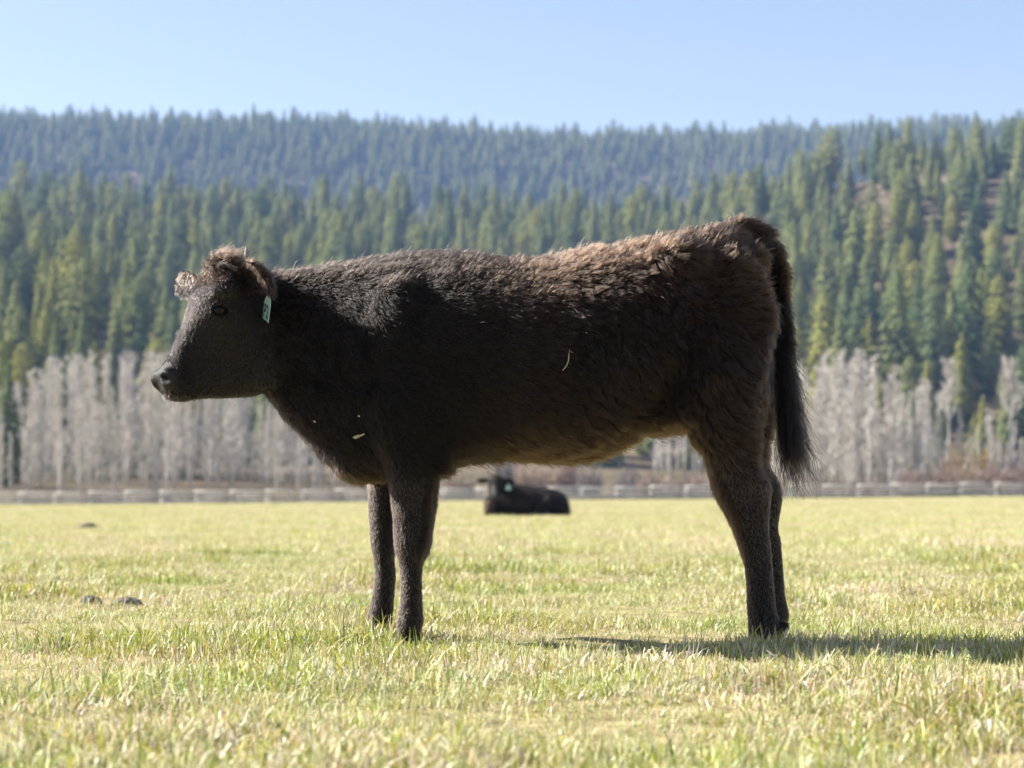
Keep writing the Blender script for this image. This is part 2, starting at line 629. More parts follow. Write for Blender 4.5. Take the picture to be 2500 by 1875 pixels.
# ------------------------------------------------------------------ bare aspens
def aspen(seed, h, crown0, spread, nbr, ntw):
    r = random.Random(seed)
    tr, br = MB(), MB()
    bend = [Vector((r.uniform(-.18, .18), r.uniform(-.18, .18), 0)) for _ in range(6)]
    path = [Vector((0, 0, -0.5))]
    for k in range(1, 7):
        path.append(Vector((0, 0, h * k / 6)) + bend[k - 1] * (k / 3))
    tr.tube(path, [0.13, 0.115, 0.10, 0.08, 0.06, 0.04, 0.012], 6)
    def at(t):
        q = t * 6
        i = min(5, int(q))
        return path[i].lerp(path[i + 1], q - i)
    for b_ in range(nbr):
        t = crown0 + (1 - crown0) * (b_ + r.random()) / nbr
        az = r.uniform(0, 6.28)
        ln = h * spread * (1.15 - t) * r.uniform(0.6, 1.3)
        el = r.uniform(0.7, 1.15)
        p0 = at(min(t, 0.98))
        d = Vector((math.cos(az) * math.cos(el), math.sin(az) * math.cos(el), math.sin(el)))
        p1 = p0 + d * ln * 0.5
        p2 = p0 + d * ln + Vector((0, 0, 0.12 * ln))
        br.tube([p0, p1, p2], [0.03, 0.02, 0.006], 3, cap=False)
        for w in range(ntw):
            q = r.uniform(0.15, 1.0)
            c = p0.lerp(p2, q)
            az2 = az + r.uniform(-1.3, 1.3)
            el2 = r.uniform(0.3, 1.3)
            dd = Vector((math.cos(az2) * math.cos(el2), math.sin(az2) * math.cos(el2), math.sin(el2)))
            l2 = r.uniform(0.35, 0.95)
            sd = dd.cross(Vector((r.uniform(-1, 1), r.uniform(-1, 1), r.uniform(-1, 1)))).normalized() * 0.028
            br.add([tuple(c - sd), tuple(c + sd), tuple(c + dd * l2)], [(0, 1, 2)])
    return tr.mesh('aspen_trunk', [M['aspen_bark']], True), br.mesh('aspen_branches', [M['aspen_twig']])


ASP = [aspen(70 + i, 12.0, c0, sp, nb, nt_) for i, (c0, sp, nb, nt_) in enumerate([(0.10, 0.12, 50, 20), (0.2, 0.105, 44, 19), (0.08, 0.11, 52, 18), (0.25, 0.125, 42, 22), (0.14, 0.095, 50, 17)])]
LONE = aspen(90, 12.0, 0.52, 0.27, 46, 36)


def place_aspen(x, y, h, label, group, me=None):
    z = float(hill_z(x, y)) if y > 168 else float(pasture_z(x, y))
    root = empty('aspen_tree', (x, y, z), random.uniform(0, 6.28))
    k = h / 12.0
    root.scale = (k * random.uniform(0.85, 1.15),) * 2 + (k,)
    t, b_ = me or random.choice(ASP)
    obj('trunk', t, root)
    obj('branches', b_, root)
    tag(root, label, 'aspen', group)
    return root


def grove(u0, u1, y0, y1, n, top_fn, where):
    us = np.linspace(u0, u1, n) + rng.uniform(-12, 12, n)
    for k, u in enumerate(us):
        y = rng.uniform(y0, y1)
        x = y * (u - 1250) / F
        z = float(hill_z(x, y))
        vb = HOR - F * (z - EYE) / y
        h = max(4.0, (vb - top_fn(u) + rng.uniform(-120, 45)) * y / F)
        row = 'front' if y < y0 + (y1 - y0) * 0.33 else 'middle' if y < y0 + (y1 - y0) * 0.66 else 'back'
        size = 'tall' if h > 11.5 else 'short' if h < 8.5 else 'middling'
        part = where[min(len(where) - 1, int(len(where) * (u - u0) / (u1 - u0 + 1)))] if u > u0 else where[0]
        place_aspen(x, y, h, f'{size} bare aspen, {row} of the grove {part}', f'aspens {part}, {row} row')


grove(-60, 820, 180, 228, 150, lambda u: np.interp(u, [0, 70, 140, 220, 330, 500, 700, 820], [1000, 940, 890, 880, 895, 930, 960, 990]),
      ['at the picture\'s left edge', 'left of the calf\'s muzzle', 'below the calf\'s muzzle', 'below the calf\'s throat', 'in front of the calf\'s brisket'])
grove(1590, 1720, 215, 245, 16, lambda u: 985, ['seen between belly and hind leg'])
grove(1880, 2300, 180, 225, 92, lambda u: np.interp(u, [1880, 1950, 2050, 2140, 2230, 2300], [920, 905, 895, 915, 950, 1000]),
      ['just behind the calf\'s tail', 'right of the calf\'s tail', 'right of the tail, far end'])
grove(2330, 2560, 190, 225, 22, lambda u: 1045, ['right of the lone round-crowned aspen'])
place_aspen(200 * (2316 - 1250) / F, 200, 12.2, 'lone tall aspen with a bare white stem and round twiggy crown', 'lone aspens', LONE)
place_aspen(204 * (2468 - 1250) / F, 204, 12.4, 'bare crooked aspen with a round crown near the right edge', 'lone aspens', LONE)
# a few young conifers among the aspens
for (u, y, h, lab) in [(20, 196, 12.5, 'dark young conifer beside the left grove at the picture edge'), (355, 235, 9.5, 'slim dark conifer among the aspens below the calf muzzle'),
                       (2400, 214, 9.0, 'small bright yellow-green conifer in front of the right slope'), (2225, 228, 9.0, 'narrow dark conifer behind the right aspen grove'),
                       (640, 232, 9.5, 'narrow green conifer standing among aspens before the throat'), (448, 215, 9.0, 'thin green conifer inside the left aspen grove'),
                       (1990, 222, 12.0, 'thin yellow-green conifer inside the right aspen grove'), (230, 238, 15.5, 'bright conifer rising out of the left aspen grove')]:
    x = y * (u - 1250) / F
    root = empty('conifer', (x, y, float(hill_z(x, y))), random.uniform(0, 6))
    root.scale = (h / 18 * 0.85,) * 2 + (h / 18,)
    i = random.choice((0, 2))
    for nm, me in (('trunk', CON[i][0]), ('crown', CON[i][1])):
        ch = obj(nm, me, root)
        ch.color = TONES['yellow-green' if ('yellow' in lab or 'bright' in lab) else 'dark blue-green' if 'dark' in lab else 'green']
    tag(root, lab, 'conifer', 'young conifers by the aspens')


# ------------------------------------------------------------------ brush beyond the fence
def shrub(seed, mat, leafy=False):
    r = random.Random(seed)
    st, tw = MB(), MB()
    for k in range(90):
        az, el = r.uniform(0, 6.28), math.acos(r.uniform(0.05, 1.0) ** 0.8)
        d = Vector((math.cos(az) * math.sin(el), math.sin(az) * math.sin(el), math.cos(el)))
        ln = r.uniform(0.6, 1.05)
        p0 = Vector((d.x * 0.15, d.y * 0.15, -0.05))
        p1 = p0 + d * ln * 0.55
        p2 = p0 + Vector((d.x * 0.9, d.y * 0.9, d.z)) * ln
        st.tube([p0, p1, p2], [0.02, 0.012, 0.004], 3, cap=False)
        for w in range(16):
            c = p0.lerp(p2, r.uniform(0.25, 1.0))
            dd = Vector((d.x + r.uniform(-.7, .7), d.y + r.uniform(-.7, .7), d.z + r.uniform(-.2, .8))).normalized()
            sd = dd.cross(Vector((r.uniform(-1, 1), r.uniform(-1, 1), r.uniform(-1, 1)))).normalized()
            if leafy:
                l2 = r.uniform(0.06, 0.12)
                tw.add([tuple(c - sd * .03), tuple(c + sd * .03), tuple(c + dd * l2)], [(0, 1, 2)])
            else:
                l2 = r.uniform(0.15, 0.32)
                tw.add([tuple(c - sd * .017), tuple(c + sd * .017), tuple(c + dd * l2)], [(0, 1, 2)])
    return st.mesh('shrub_stems', [M['grey_twig'] if leafy else mat]), tw.mesh('shrub_twigs', [mat])


SHR = {'willow': [shrub(1, M['willow']), shrub(2, M['willow'])], 'grey': [shrub(3, M['grey_twig']), shrub(4, M['grey_twig'])],
       'yellow': [shrub(5, M['yellow_leaf'], True)], 'tan': [shrub(6, M['tan_twig']), shrub(7, M['tan_twig'])]}
brush = [  # u, distance, half width m, height m, kind, label
    (2230, 172, 1.5, 1.9, 'willow', 'dark red-brown willow shrub behind the fence right of the aspen grove'),
    (2300, 173, 1.6, 2.1, 'willow', 'rounded red-brown willow shrub below the yellow bush'),
    (2335, 180, 1.5, 3.5, 'yellow', 'golden yellow bush behind the red-brown willows'),
    (2398, 181, 1.5, 3.3, 'yellow', 'paler yellow bush at the foot of the right slope'),
    (2370, 174, 2.2, 2.2, 'tan', 'pinkish tan brush between fence and yellow bushes'),
    (2435, 174, 2.3, 2.0, 'willow', 'low reddish brush behind the fence near the right edge'),
    (2500, 175, 2.6, 2.2, 'willow', 'wide reddish brush cut by the right edge of the picture'),
    (2475, 188, 2.4, 3.0, 'grey', 'grey leafless brush behind the reddish brush at right'),
    (2130, 171, 1.6, 1.2, 'willow', 'low reddish brush at the foot of the right aspen grove'),
    (2060, 171, 1.6, 1.0, 'willow', 'small reddish brush beneath the right aspens'),
    (1985, 171, 1.4, 0.9, 'tan', 'small tan brush behind the fence by the calf tail'),
    (1440, 178, 1.15, 2.6, 'grey', 'dark grey shrub beyond the fence under the calf belly'),
    (1530, 180, 1.2, 2.4, 'grey', 'grey-mauve shrub beyond the fence nearer the hind leg'),
    (1385, 184, 1.3, 2.8, 'willow', 'mauve shrub above the lying calf back'),
    (1290, 184, 1.5, 2.2, 'tan', 'pale tan brush behind the lying calf back'),
    (1230, 188, 1.4, 3.0, 'grey', 'pale grey brush directly above the lying calf head'),
    (1120, 180, 1.6, 1.8, 'tan', 'tan brush beyond the fence by the foreleg'),
    (1600, 176, 2.2, 1.7, 'willow', 'wide rusty brush beyond the fence before the hind leg'),
    (1690, 176, 2.0, 1.7, 'willow', 'rusty brush touching the hind leg outline'),
    (1340, 190, 2.0, 1.6, 'tan', 'low tan brush between two mauve shrubs'),
    (90, 171, 1.6, 0.9, 'tan', 'low tan brush under the aspens near the left edge'),
    (260, 171, 1.8, 1.0, 'willow', 'low reddish brush under the left aspens'),
    (380, 171, 1.6, 1.2, 'willow', 'reddish brush under the aspens below the muzzle'),
    (560, 171, 1.8, 1.0, 'tan', 'low tan brush behind the fence below the jaw'),
    (700, 171, 1.8, 1.3, 'yellow', 'low yellowish brush behind the fence before the brisket'),
    (820, 172, 1.9, 1.4, 'tan', 'tan brush behind the fence next to the forelegs'),
]
for (u, y, w, h, k, lab) in brush:
    x = y * (u - 1250) / F
    z = float(hill_z(x, y))
    root = empty('shrub', (x, y, z), random.uniform(0, 6))
    root.scale = (w * 1.25, w * 1.25, h * (1.45 if u > 1000 else 1.15))
    s_, t_ = random.choice(SHR[k])
    obj('stems', s_, root)
    obj('foliage' if k == 'yellow' else 'twigs', t_, root)
    tag(root, lab, 'shrub', 'brush beyond the fence')

# ------------------------------------------------------------------ rail fence
fence = empty('rail_fence', (0, 160, 0))
tag(fence, 'long weathered pale wooden rail fence along the far side of the pasture', 'fence')
pm = MB()
pm.tube([(0, 0, -0.25), (0.01, 0, 0.5), (0, 0.01, 1.12)], [0.07, 0.065, 0.06], 7)
M['post'] = simple_mat('weathered_post', [(0.3, (0.22, 0.20, 0.18)), (0.7, (0.40, 0.38, 0.35))], 3.0, 0.9)
post_me = pm.mesh('post', [M['post']], True)
bm_ = MB()
bm_.tube([(0, 0.55, -0.1), (0, 0.08, 1.0), (0, -0.1, 1.3)], [0.06, 0.055, 0.045], 6)
brace_me = bm_.mesh('brace', [M['post']], True)
rails = []
for k in range(4):
    r_ = random.Random(k)
    q = MB()
    q.tube([(-0.12, 0, 0), (0.9, r_.uniform(-.02, .02), r_.uniform(-.03, .03)), (1.9, 0, r_.uniform(-.03, .03)), (2.92, 0, r_.uniform(-.02, .02))], [0.078, 0.074, 0.07, 0.062], 7)
    rails.append(q.mesh('rail', [M['rail']], True))
SP = 2.8
nspan = 44
def fence_y(x):
    return 160.0 + 1.5 * math.sin(x * 0.03)
for k in range(nspan + 1):
    x = (k - nspan / 2) * SP
    y = fence_y(x)
    z = float(pasture_z(x, y))
    o = obj('post', post_me, fence, (x, y - 160, z))
    o.rotation_euler = (random.uniform(-.05, .05), random.uniform(-.05, .05), random.uniform(0, 6))
    o.scale = (1, 1, random.uniform(0.92, 1.08))
    if k % 2 == 0:
        obj('brace', brace_me, fence, (x + 0.09, y - 160 + 0.06, z))
    if k < nspan:
        x2 = x + SP
        z2 = float(pasture_z(x2, fence_y(x2)))
        for h in (0.22, 0.48, 0.74, 1.0):
            o = obj('rail', random.choice(rails), fence, (x, y - 160 - 0.14, z + h + random.uniform(-.05, .05)))
            o.rotation_euler = (0, -math.atan2(z2 - z + random.uniform(-.05, .05), SP), math.atan2(fence_y(x2) - y, SP))


# ------------------------------------------------------------------ animals: closed tubes fused into one continuous skin
def spow(c, e):
    return math.copysign(abs(c) ** e, c)


def loft(mb, rings):
    n = len(rings[0])
    verts = [tuple(p) for r_ in rings for p in r_]
    faces = []
    for i in range(len(rings) - 1):
        for k in range(n):
            k2 = (k + 1) % n
            faces.append((i * n + k, i * n + k2, (i + 1) * n + k2, (i + 1) * n + k))
    c0 = sum((Vector(p) for p in rings[0]), Vector()) / n
    c1 = sum((Vector(p) for p in rings[-1]), Vector()) / n
    verts += [tuple(c0), tuple(c1)]
    b0, b1 = len(verts) - 2, len(verts) - 1
    for k in range(n):
        k2 = (k + 1) % n
        faces.append((b0, k2, k))
        faces.append((b1, (len(rings) - 1) * n + k, (len(rings) - 1) * n + k2))
    mb.add(verts, faces)


def cring(c, a, b, n=24, e=1.0, pear=0.0):
    """ring round c spanned by half axes a (cos) and b (sin)"""
    out = []
    for k in range(n):
        t = 2 * math.pi * k / n
        s = spow(math.sin(t), e)
        out.append(Vector(c) + Vector(a) * (spow(math.cos(t), e) * (1 - pear * s)) + Vector(b) * s)
    return out


def spline(rows, sub=4):
    """Catmull-Rom through rows of numbers"""
    R = np.array(rows, dtype=float)
    out = []
    for i in range(len(R) - 1):
        p0, p1, p2, p3 = R[max(i - 1, 0)], R[i], R[i + 1], R[min(i + 2, len(R) - 1)]
        for k in range(sub):
            t = k / sub
            out.append(0.5 * ((2 * p1) + (p2 - p0) * t + (2 * p0 - 5 * p1 + 4 * p2 - p3) * t * t + (3 * p1 - p0 - 3 * p2 + p3) * t ** 3))
    out.append(R[-1])
    return out


def ball(mb, c, r, n=12):
    c = Vector(c)
    rings = []
    for i in range(1, n):
        ph = math.pi * i / n - math.pi / 2
        rings.append([c + Vector((r[0] * math.cos(ph) * math.cos(t), r[1] * math.cos(ph) * math.sin(t), r[2] * math.sin(ph)))
                      for t in [2 * math.pi * k / 16 for k in range(16)]])
    loft(mb, rings)


def fuse(mb, voxel, smooth_iter):
    """voxel remesh of the joined tubes, then relaxed; returns a mesh datablock"""
    me0 = mesh_from('fuse', mb.v, mb.f)
    o = bpy.data.objects.new('fuse', me0)
    COL.objects.link(o)
    md = o.modifiers.new('r', 'REMESH')
    md.mode = 'VOXEL'
    md.voxel_size = voxel
    dg = bpy.context.evaluated_depsgraph_get()
    ev = o.evaluated_get(dg)
    me = bpy.data.meshes.new_from_object(ev)
    bpy.data.objects.remove(o)
    relax(me, smooth_iter)
    return me


def get_co(me):
    a_ = np.empty(len(me.vertices) * 3, dtype=np.float32)
    me.vertices.foreach_get('co', a_)
    return a_.reshape(-1, 3).astype(float)


def set_co(me, co):
    me.vertices.foreach_set('co', np.asarray(co, dtype=np.float32).ravel())
    me.update()


def get_no(me):
    a_ = np.empty(len(me.vertices) * 3, dtype=np.float32)
    me.vertex_normals.foreach_get('vector', a_)
    return a_.reshape(-1, 3).astype(float)


def relax(me, iters, mask=None):
    ed = np.empty(len(me.edges) * 2, dtype=np.int32)
    me.edges.foreach_get('vertices', ed)
    ed = ed.reshape(-1, 2)
    n = len(me.vertices)
    co = get_co(me)
    deg = np.maximum(np.bincount(ed.ravel(), minlength=n), 1)[:, None]
    for _ in range(iters):
        for lam in (0.55, -0.5):        # keeps the volume
            av = np.zeros_like(co)
            for ax in range(3):
                av[:, ax] = np.bincount(ed[:, 0], co[ed[:, 1], ax], n) + np.bincount(ed[:, 1], co[ed[:, 0], ax], n)
            dlt = (av / deg - co) * lam
            co = co + (dlt if mask is None else dlt * mask[:, None])
    set_co(me, co)


def blend_joints(me):
    """soften the seams between trunk, shoulder and thigh"""
    c_ = get_co(me)
    U_ = c_[:, 0] * S + 1250
    V_ = HOR - (c_[:, 2] - EYE) * S
    w_ = sstep(690, 760, U_) * (1 - sstep(1080, 1150, V_)) * (1 - sstep(1850, 1868, U_))
    ed = np.empty(len(me.edges) * 2, dtype=np.int32)
    me.edges.foreach_get('vertices', ed)
    ed = ed.reshape(-1, 2)
    n_ = len(c_)
    deg = np.maximum(np.bincount(ed.ravel(), minlength=n_), 1)[:, None]
    for _ in range(20):
        av = np.stack([np.bincount(ed[:, 0], c_[ed[:, 1], k], n_) + np.bincount(ed[:, 1], c_[ed[:, 0], k], n_) for k in range(3)], 1) / deg
        c_ = c_ + (av - c_) * (0.5 * w_)[:, None]
    set_co(me, c_)


# ------------------------------------------------------------------ the standing calf
S = F / D
GX = lambda u: (u - 1250.0) / S
GZ = lambda v: EYE + (HOR - v) / S
body = MB()
# trunk and neck: u, top, bottom, half width
trunk = [(640, 678, 955, .095), (700, 670, 1012, .105), (760, 660, 1085, .12), (830, 648, 1142, .15), (900, 637, 1166, .185), (970, 629, 1168, .212),
         (1060, 624, 1142, .232), (1150, 629, 1120, .252), (1250, 640, 1116, .268), (1350, 637, 1119, .272), (1450, 622, 1108, .266), (1550, 603, 1056, .25),
         (1640, 583, 1004, .238), (1720, 567, 985, .225), (1785, 560, 960, .195), (1826, 594, 930, .15), (1850, 650, 890, .09)]
rings = []
for (u, t, b_, w) in spline(trunk, 4):
    c = Vector((GX(u), D, (GZ(t) + GZ(b_)) / 2))
    pear = 0.10 if u > 1000 else 0.0
    rings.append(cring(c, (0, w, 0), (0, 0, (GZ(t) - GZ(b_)) / 2), 32, 0.9, pear))
loft(body, rings)


def leg(rows, Y):
    rr = []
    for (v, ul, ur, ry, yo) in spline(rows, 4):
        a_, b_ = P(ul, v, Y + yo), P(ur, v, Y + yo)
        rr.append(cring((a_ + b_) / 2, (abs(b_.x - a_.x) / 2, 0, 0), (0, ry, 0), 20, 0.95))
    loft(body, rr)


NEAR_F = [(840, 890, 1060, .07, .02), (920, 880, 1085, .10, 0), (1000, 880, 1098, .105, 0), (1070, 905, 1095, .095, 0), (1130, 940, 1078, .078, 0), (1190, 952, 1066, .064, 0),
          (1260, 959, 1056, .053, 0), (1305, 961, 1050, .055, 0), (1340, 964, 1044, .054, 0), (1385, 976, 1031, .040, 0), (1440, 979, 1030, .036, 0),
          (1485, 975, 1031, .039, 0), (1518, 969, 1033, .046, 0), (1545, 969, 1026, .038, 0), (1566, 963, 1030, .044, 0), (1584, 958, 1030, .046, 0)]
leg(NEAR_F, D - 0.125)
FAR_F = [(900, 880, 1050, .08, -.02), (1000, 880, 1050, .10, 0), (1080, 888, 1015, .09, 0), (1150, 897, 980, .07, 0), (1210, 900, 970, .058, 0), (1270, 902, 966, .052, 0), (1325, 905, 963, .050, 0),
         (1360, 912, 962, .044, 0), (1405, 915, 966, .039, 0), (1455, 908, 962, .038, 0), (1492, 900, 960, .042, 0), (1522, 894, 956, .043, 0), (1545, 886, 951, .042, 0), (1558, 882, 950, .044, 0)]
leg(FAR_F, D + 0.125)
NEAR_H = [(640, 1650, 1828, .05, .05), (720, 1625, 1850, .10, .03), (820, 1620, 1862, .125, .01), (900, 1630, 1866, .125, 0), (970, 1650, 1866, .115, 0), (1020, 1668, 1860, .098, 0), (1085, 1706, 1853, .078, 0),
          (1130, 1720, 1858, .067, 0), (1165, 1733, 1872, .06, 0), (1195, 1746, 1882, .054, 0), (1240, 1768, 1880, .048, 0), (1290, 1792, 1876, .042, 0), (1345, 1811, 1882, .038, 0),
          (1420, 1822, 1888, .036, 0), (1480, 1824, 1893, .040, 0), (1520, 1827, 1902, .046, 0), (1545, 1828, 1896, .043, 0), (1565, 1826, 1896, .046, 0), (1582, 1822, 1898, .048, 0)]
leg(NEAR_H, D - 0.135)
FAR_H = [(v, ul + 20, ur + 20 if v < 1000 else ur + 24, ry, yo) for (v, ul, ur, ry, yo) in NEAR_H]
FAR_H = [(v - (22 if v > 1300 else 0), ul + (6 if v > 1400 else 0), ur, ry, yo) for (v, ul, ur, ry, yo) in FAR_H if v >= 820]
leg(FAR_H, D + 0.135)
# bony points and folds
for sy in (-1, 1):
    ball(body, (GX(1650), D + sy * .165, GZ(655)), (.09, .06, .05))          # hip bone
    ball(body, (GX(1818), D + sy * .09, GZ(655)), (.045, .045, .055))         # pin bone
    ball(body, (GX(885), D + sy * .105, GZ(1000)), (.08, .05, .12))            # point of the shoulder
    ball(body, (GX(985), D + sy * .16, GZ(865)), (.11, .060, .20))           # shoulder blade
    ball(body, (GX(1672), D + sy * .19, GZ(965)), (.06, .045, .085))           # stifle
    ball(body, (GX(1770), D + sy * .15, GZ(800)), (.12, .085, .20))           # ham
    ball(body, (GX(1076), D + sy * .15, GZ(1120)), (.035, .045, .045))        # elbow
    ball(body, (GX(1896 if sy < 0 else 1914), D + sy * .135, GZ(1521 if sy < 0 else 1512)), (.016, .034, .014))   # dewclaws
ball(body, (GX(1585), D, GZ(1010)), (.15, .17, .045))                          # flank and udder region
ball(body, (GX(905), D, GZ(1122)), (.11, .10, .065))                           # brisket
# tail
TAIL = [(1770, 574, .028), (1812, 564, .032), (1852, 574, .031), (1881, 616, .028), (1897, 676, .025), (1905, 740, .022), (1910, 810, .019), (1914, 880, .016), (1917, 950, .013), (1920, 1010, .009)]
tail_path = spline(TAIL, 4)
rings = []
for i, (u, v, r_) in enumerate(tail_path):
    p = Vector((GX(u), D, GZ(v)))
    q0 = tail_path[max(i - 1, 0)]
    q1 = tail_path[min(i + 1, len(tail_path) - 1)]
    d = Vector((GX(q1[0]) - GX(q0[0]), 0, GZ(q1[1]) - GZ(q0[1]))).normalized()
    sd = Vector((d.z, 0, -d.x))
    rings.append(cring(p, (0, r_, 0), sd * r_, 14))
loft(body, rings)

# head, drawn in profile then turned a little towards the camera about the poll
YAW = math.radians(30)
PIV = Vector((GX(640), D, 0))


def yaw(p):
    d = Vector(p) - PIV
    return Vector((PIV.x + d.x * math.cos(YAW) - d.y * math.sin(YAW), PIV.y + d.x * math.sin(YAW) + d.y * math.cos(YAW), p[2]))


def HP(u, v, lat=0.0):
    """head point: u, v of the profile, lat = sideways metres (towards the camera negative)"""
    c_, s_ = math.cos(YAW), math.sin(YAW)
    dx = ((u - 1250) * D - PIV.x * F) / (F * c_ - (u - 1250) * s_)
    Y = D + dx * s_
    return Vector((PIV.x + dx * c_ - lat * s_, Y + lat * c_, EYE + (HOR - v) * Y / F))


head = [  # dorsal u v, ventral u v, half width
    (387, 910, 396, 952, .036), (397, 896, 406, 968, .054), (409, 882, 424, 978, .060), (421, 863, 446, 980, .056), (432, 836, 480, 974, .047), (446, 804, 524, 972, .052),
    (459, 771, 580, 970, .068), (471, 739, 632, 962, .088), (482, 708, 664, 925, .098), (498, 680, 672, 860, .098), (524, 658, 676, 815, .088), (558, 646, 672, 770, .070), (600, 655, 668, 735, .05)]
rings = []
for (du, dv, vu, vv, w) in spline(head, 4):
    a_, b_ = HP(du, dv), HP(vu, vv)
    lat = HP(du, dv, w) - a_
    sq = float(np.interp(du, [388, 430, 470, 520, 600], [0.86, 0.76, 0.62, 0.66, 0.86]))
    rings.append(cring((a_ + b_) / 2, lat, (a_ - b_) / 2, 32, sq))
loft(body, rings)
# cheeks, brows and muzzle pads
for sy in (-1, 1):
    ball(body, HP(612, 880, sy * .066), (.075, .035, .085))
    ball(body, HP(522, 716, sy * .084), (.045, .026, .024))
    ball(body, HP(400, 925, sy * .035), (.024, .022, .030))
ball(body, HP(548, 655, 0), (.05, .07, .035))


def ear(rows, thick):
    """rows: u, v, lateral, half width vector (du, dv, dlat) -> leaf-shaped cup"""
    rr = []
    R = spline(rows, 4)
    pts_ = [HP(r_[0], r_[1], r_[2]) for r_ in R]
    for i, r_ in enumerate(R):
        c = pts_[i]
        w = HP(r_[0] + r_[3], r_[1] + r_[4], r_[2] + r_[5]) - c
        d = (pts_[min(i + 1, len(R) - 1)] - pts_[max(i - 1, 0)]).normalized()
        n_ = w.cross(d).normalized()
        ring = []
        for k in range(20):
            t = 2 * math.pi * k / 20
            bow = n_ * (w.length * 0.55 * (math.cos(t) ** 2))       # the edges curl: a cup
            ring.append(c + w * math.cos(t) + n_ * (thick * math.sin(t)) + bow)
        rr.append(ring)
    loft(body, rr)


ear([(588, 692, -.055, 4, 22, 0), (584, 684, -.09, 6, 32, 0), (588, 678, -.125, 12, 38, 0), (595, 684, -.155, 18, 34, 0), (600, 702, -.17, 15, 22, 0), (598, 728, -.175, 7, 7, 0)], .008)
ear([(512, 700, .06, 6, -20, 0), (508, 690, .10, 6, -32, 0), (502, 682, .14, 4, -36, 0), (497, 677, .17, 4, -26, 0), (494, 675, .185, 3, -8, 0)], .008)

body_me = fuse(body, 0.0065, 9)
co = get_co(body_me)


def cast(me, u, v):
    co_ = get_co(me)
    bvh = BVHTree.FromPolygons([tuple(c) for c in co_], [tuple(p.vertices) for p in me.polygons])
    o = Vector((0, 0, EYE))
    h = bvh.ray_cast(o, (P(u, v, 5.0) - o).normalized())
    return h[0], h[1], bvh


head_side = (HP(500, 800, -1) - HP(500, 800, 0)).normalized()        # out of the near cheek
head_axis = (HP(390, 930) - HP(570, 660)).normalized()
eye_p, eye_n, bvh = cast(body_me, 541, 758)
nos_p, nos_n, _ = cast(body_me, 401, 926)


def mirror_head(p):
    """mirror through the head's middle plane"""
    n_ = head_side
    return Vector(p) - 2 * (Vector(p) - PIV).dot(n_) * n_


def dent(centre, axis_a, ra, axis_b, rb, depth, direction, power=2.0):
    global co
    d = co - np.array(centre)
    A, B = np.array(axis_a), np.array(axis_b)
    q = (d @ A / ra) ** 2 + (d @ B / rb) ** 2
    q = q + (np.linalg.norm(d, axis=1) > 1.35 * max(ra, rb)) * 10
    w = np.clip(1 - q, 0, 1) ** (1 / power)
    co = co + np.outer(w * depth, np.array(direction))


up_h = head_side.cross(head_axis).normalized()
far_nos = bvh.find_nearest(mirror_head(nos_p) - head_side * .02 - head_axis * .02)[0]
for side in (0, 1):
    ep, np_, hs = Vector(eye_p), Vector(nos_p), Vector(head_side)
    ax, uh = Vector(head_axis), Vector(up_h)
    if side:
        ep = mirror_head(ep)
        np_ = far_nos
        hs = -hs
    fw = (-Vector((math.cos(YAW), math.sin(YAW), 0)))
    dent(ep, fw, .046, Vector((0, 0, 1)), .038, .007, hs)                     # swollen lids
    dent(ep, fw, .0240, Vector((0.12, 0, 1)).normalized(), .0150, -.020, hs)                    # opening
    nd_ = (hs * 0.95 + ax * 0.3).normalized()
    dent(np_, (fw + Vector((0, 0, .5))).normalized(), .028, Vector((.45, .1, .9)).normalized(), .022, .004, nd_)
    dent(np_, (fw + Vector((0, 0, .5))).normalized(), .0170, Vector((.45, .1, .9)).normalized(), .0125, -.024 if not side else -.006, nd_)
# mouth line
mouth = [cast(body_me, u, v)[0] for (u, v) in ((398, 962), (420, 957), (445, 954), (470, 951), (488, 947))]
mouth = [m_ for m_ in mouth if m_ is not None]
for a_, b_ in zip(mouth, mouth[1:]):
    for k in range(8):
        p = a_.lerp(b_, k / 8)
        for q in (p, mirror_head(p)):
            d = np.linalg.norm(co - np.array(q), axis=1)
            w = np.clip(1 - d / .007, 0, 1)
            inw = -head_side if q is p else head_side
            co = co + np.outer(w * .0022, np.array(inw))
# lumps of the winter coat and muscle
u_, v_ = co[:, 0], co[:, 2]
set_co(body_me, co)
no = get_no(body_me)
lumps = (0.0035 + 0.003 * sstep(GX(1150), GX(1400), u_)) * wav(u_ * 1.0 + co[:, 1], v_, 26, 21) + 0.002 * wav(u_, v_ + co[:, 1], 55, 22)
lumps *= sstep(GX(640), GX(720), u_) * sstep(0.25, 0.5, v_)
# soft folds over ribs and flank
lumps += 0.005 * np.sin(u_ * 34) * sstep(GX(1080), GX(1180), u_) * (1 - sstep(GX(1400), GX(1500), u_)) * sstep(.55, .7, v_) * (1 - sstep(.85, 1.0, v_))
co = co + no * lumps[:, None]
set_co(body_me, co)
relax(body_me, 2)
blend_joints(body_me)
body_me.polygons.foreach_set('use_smooth', np.ones(len(body_me.polygons), dtype=bool))

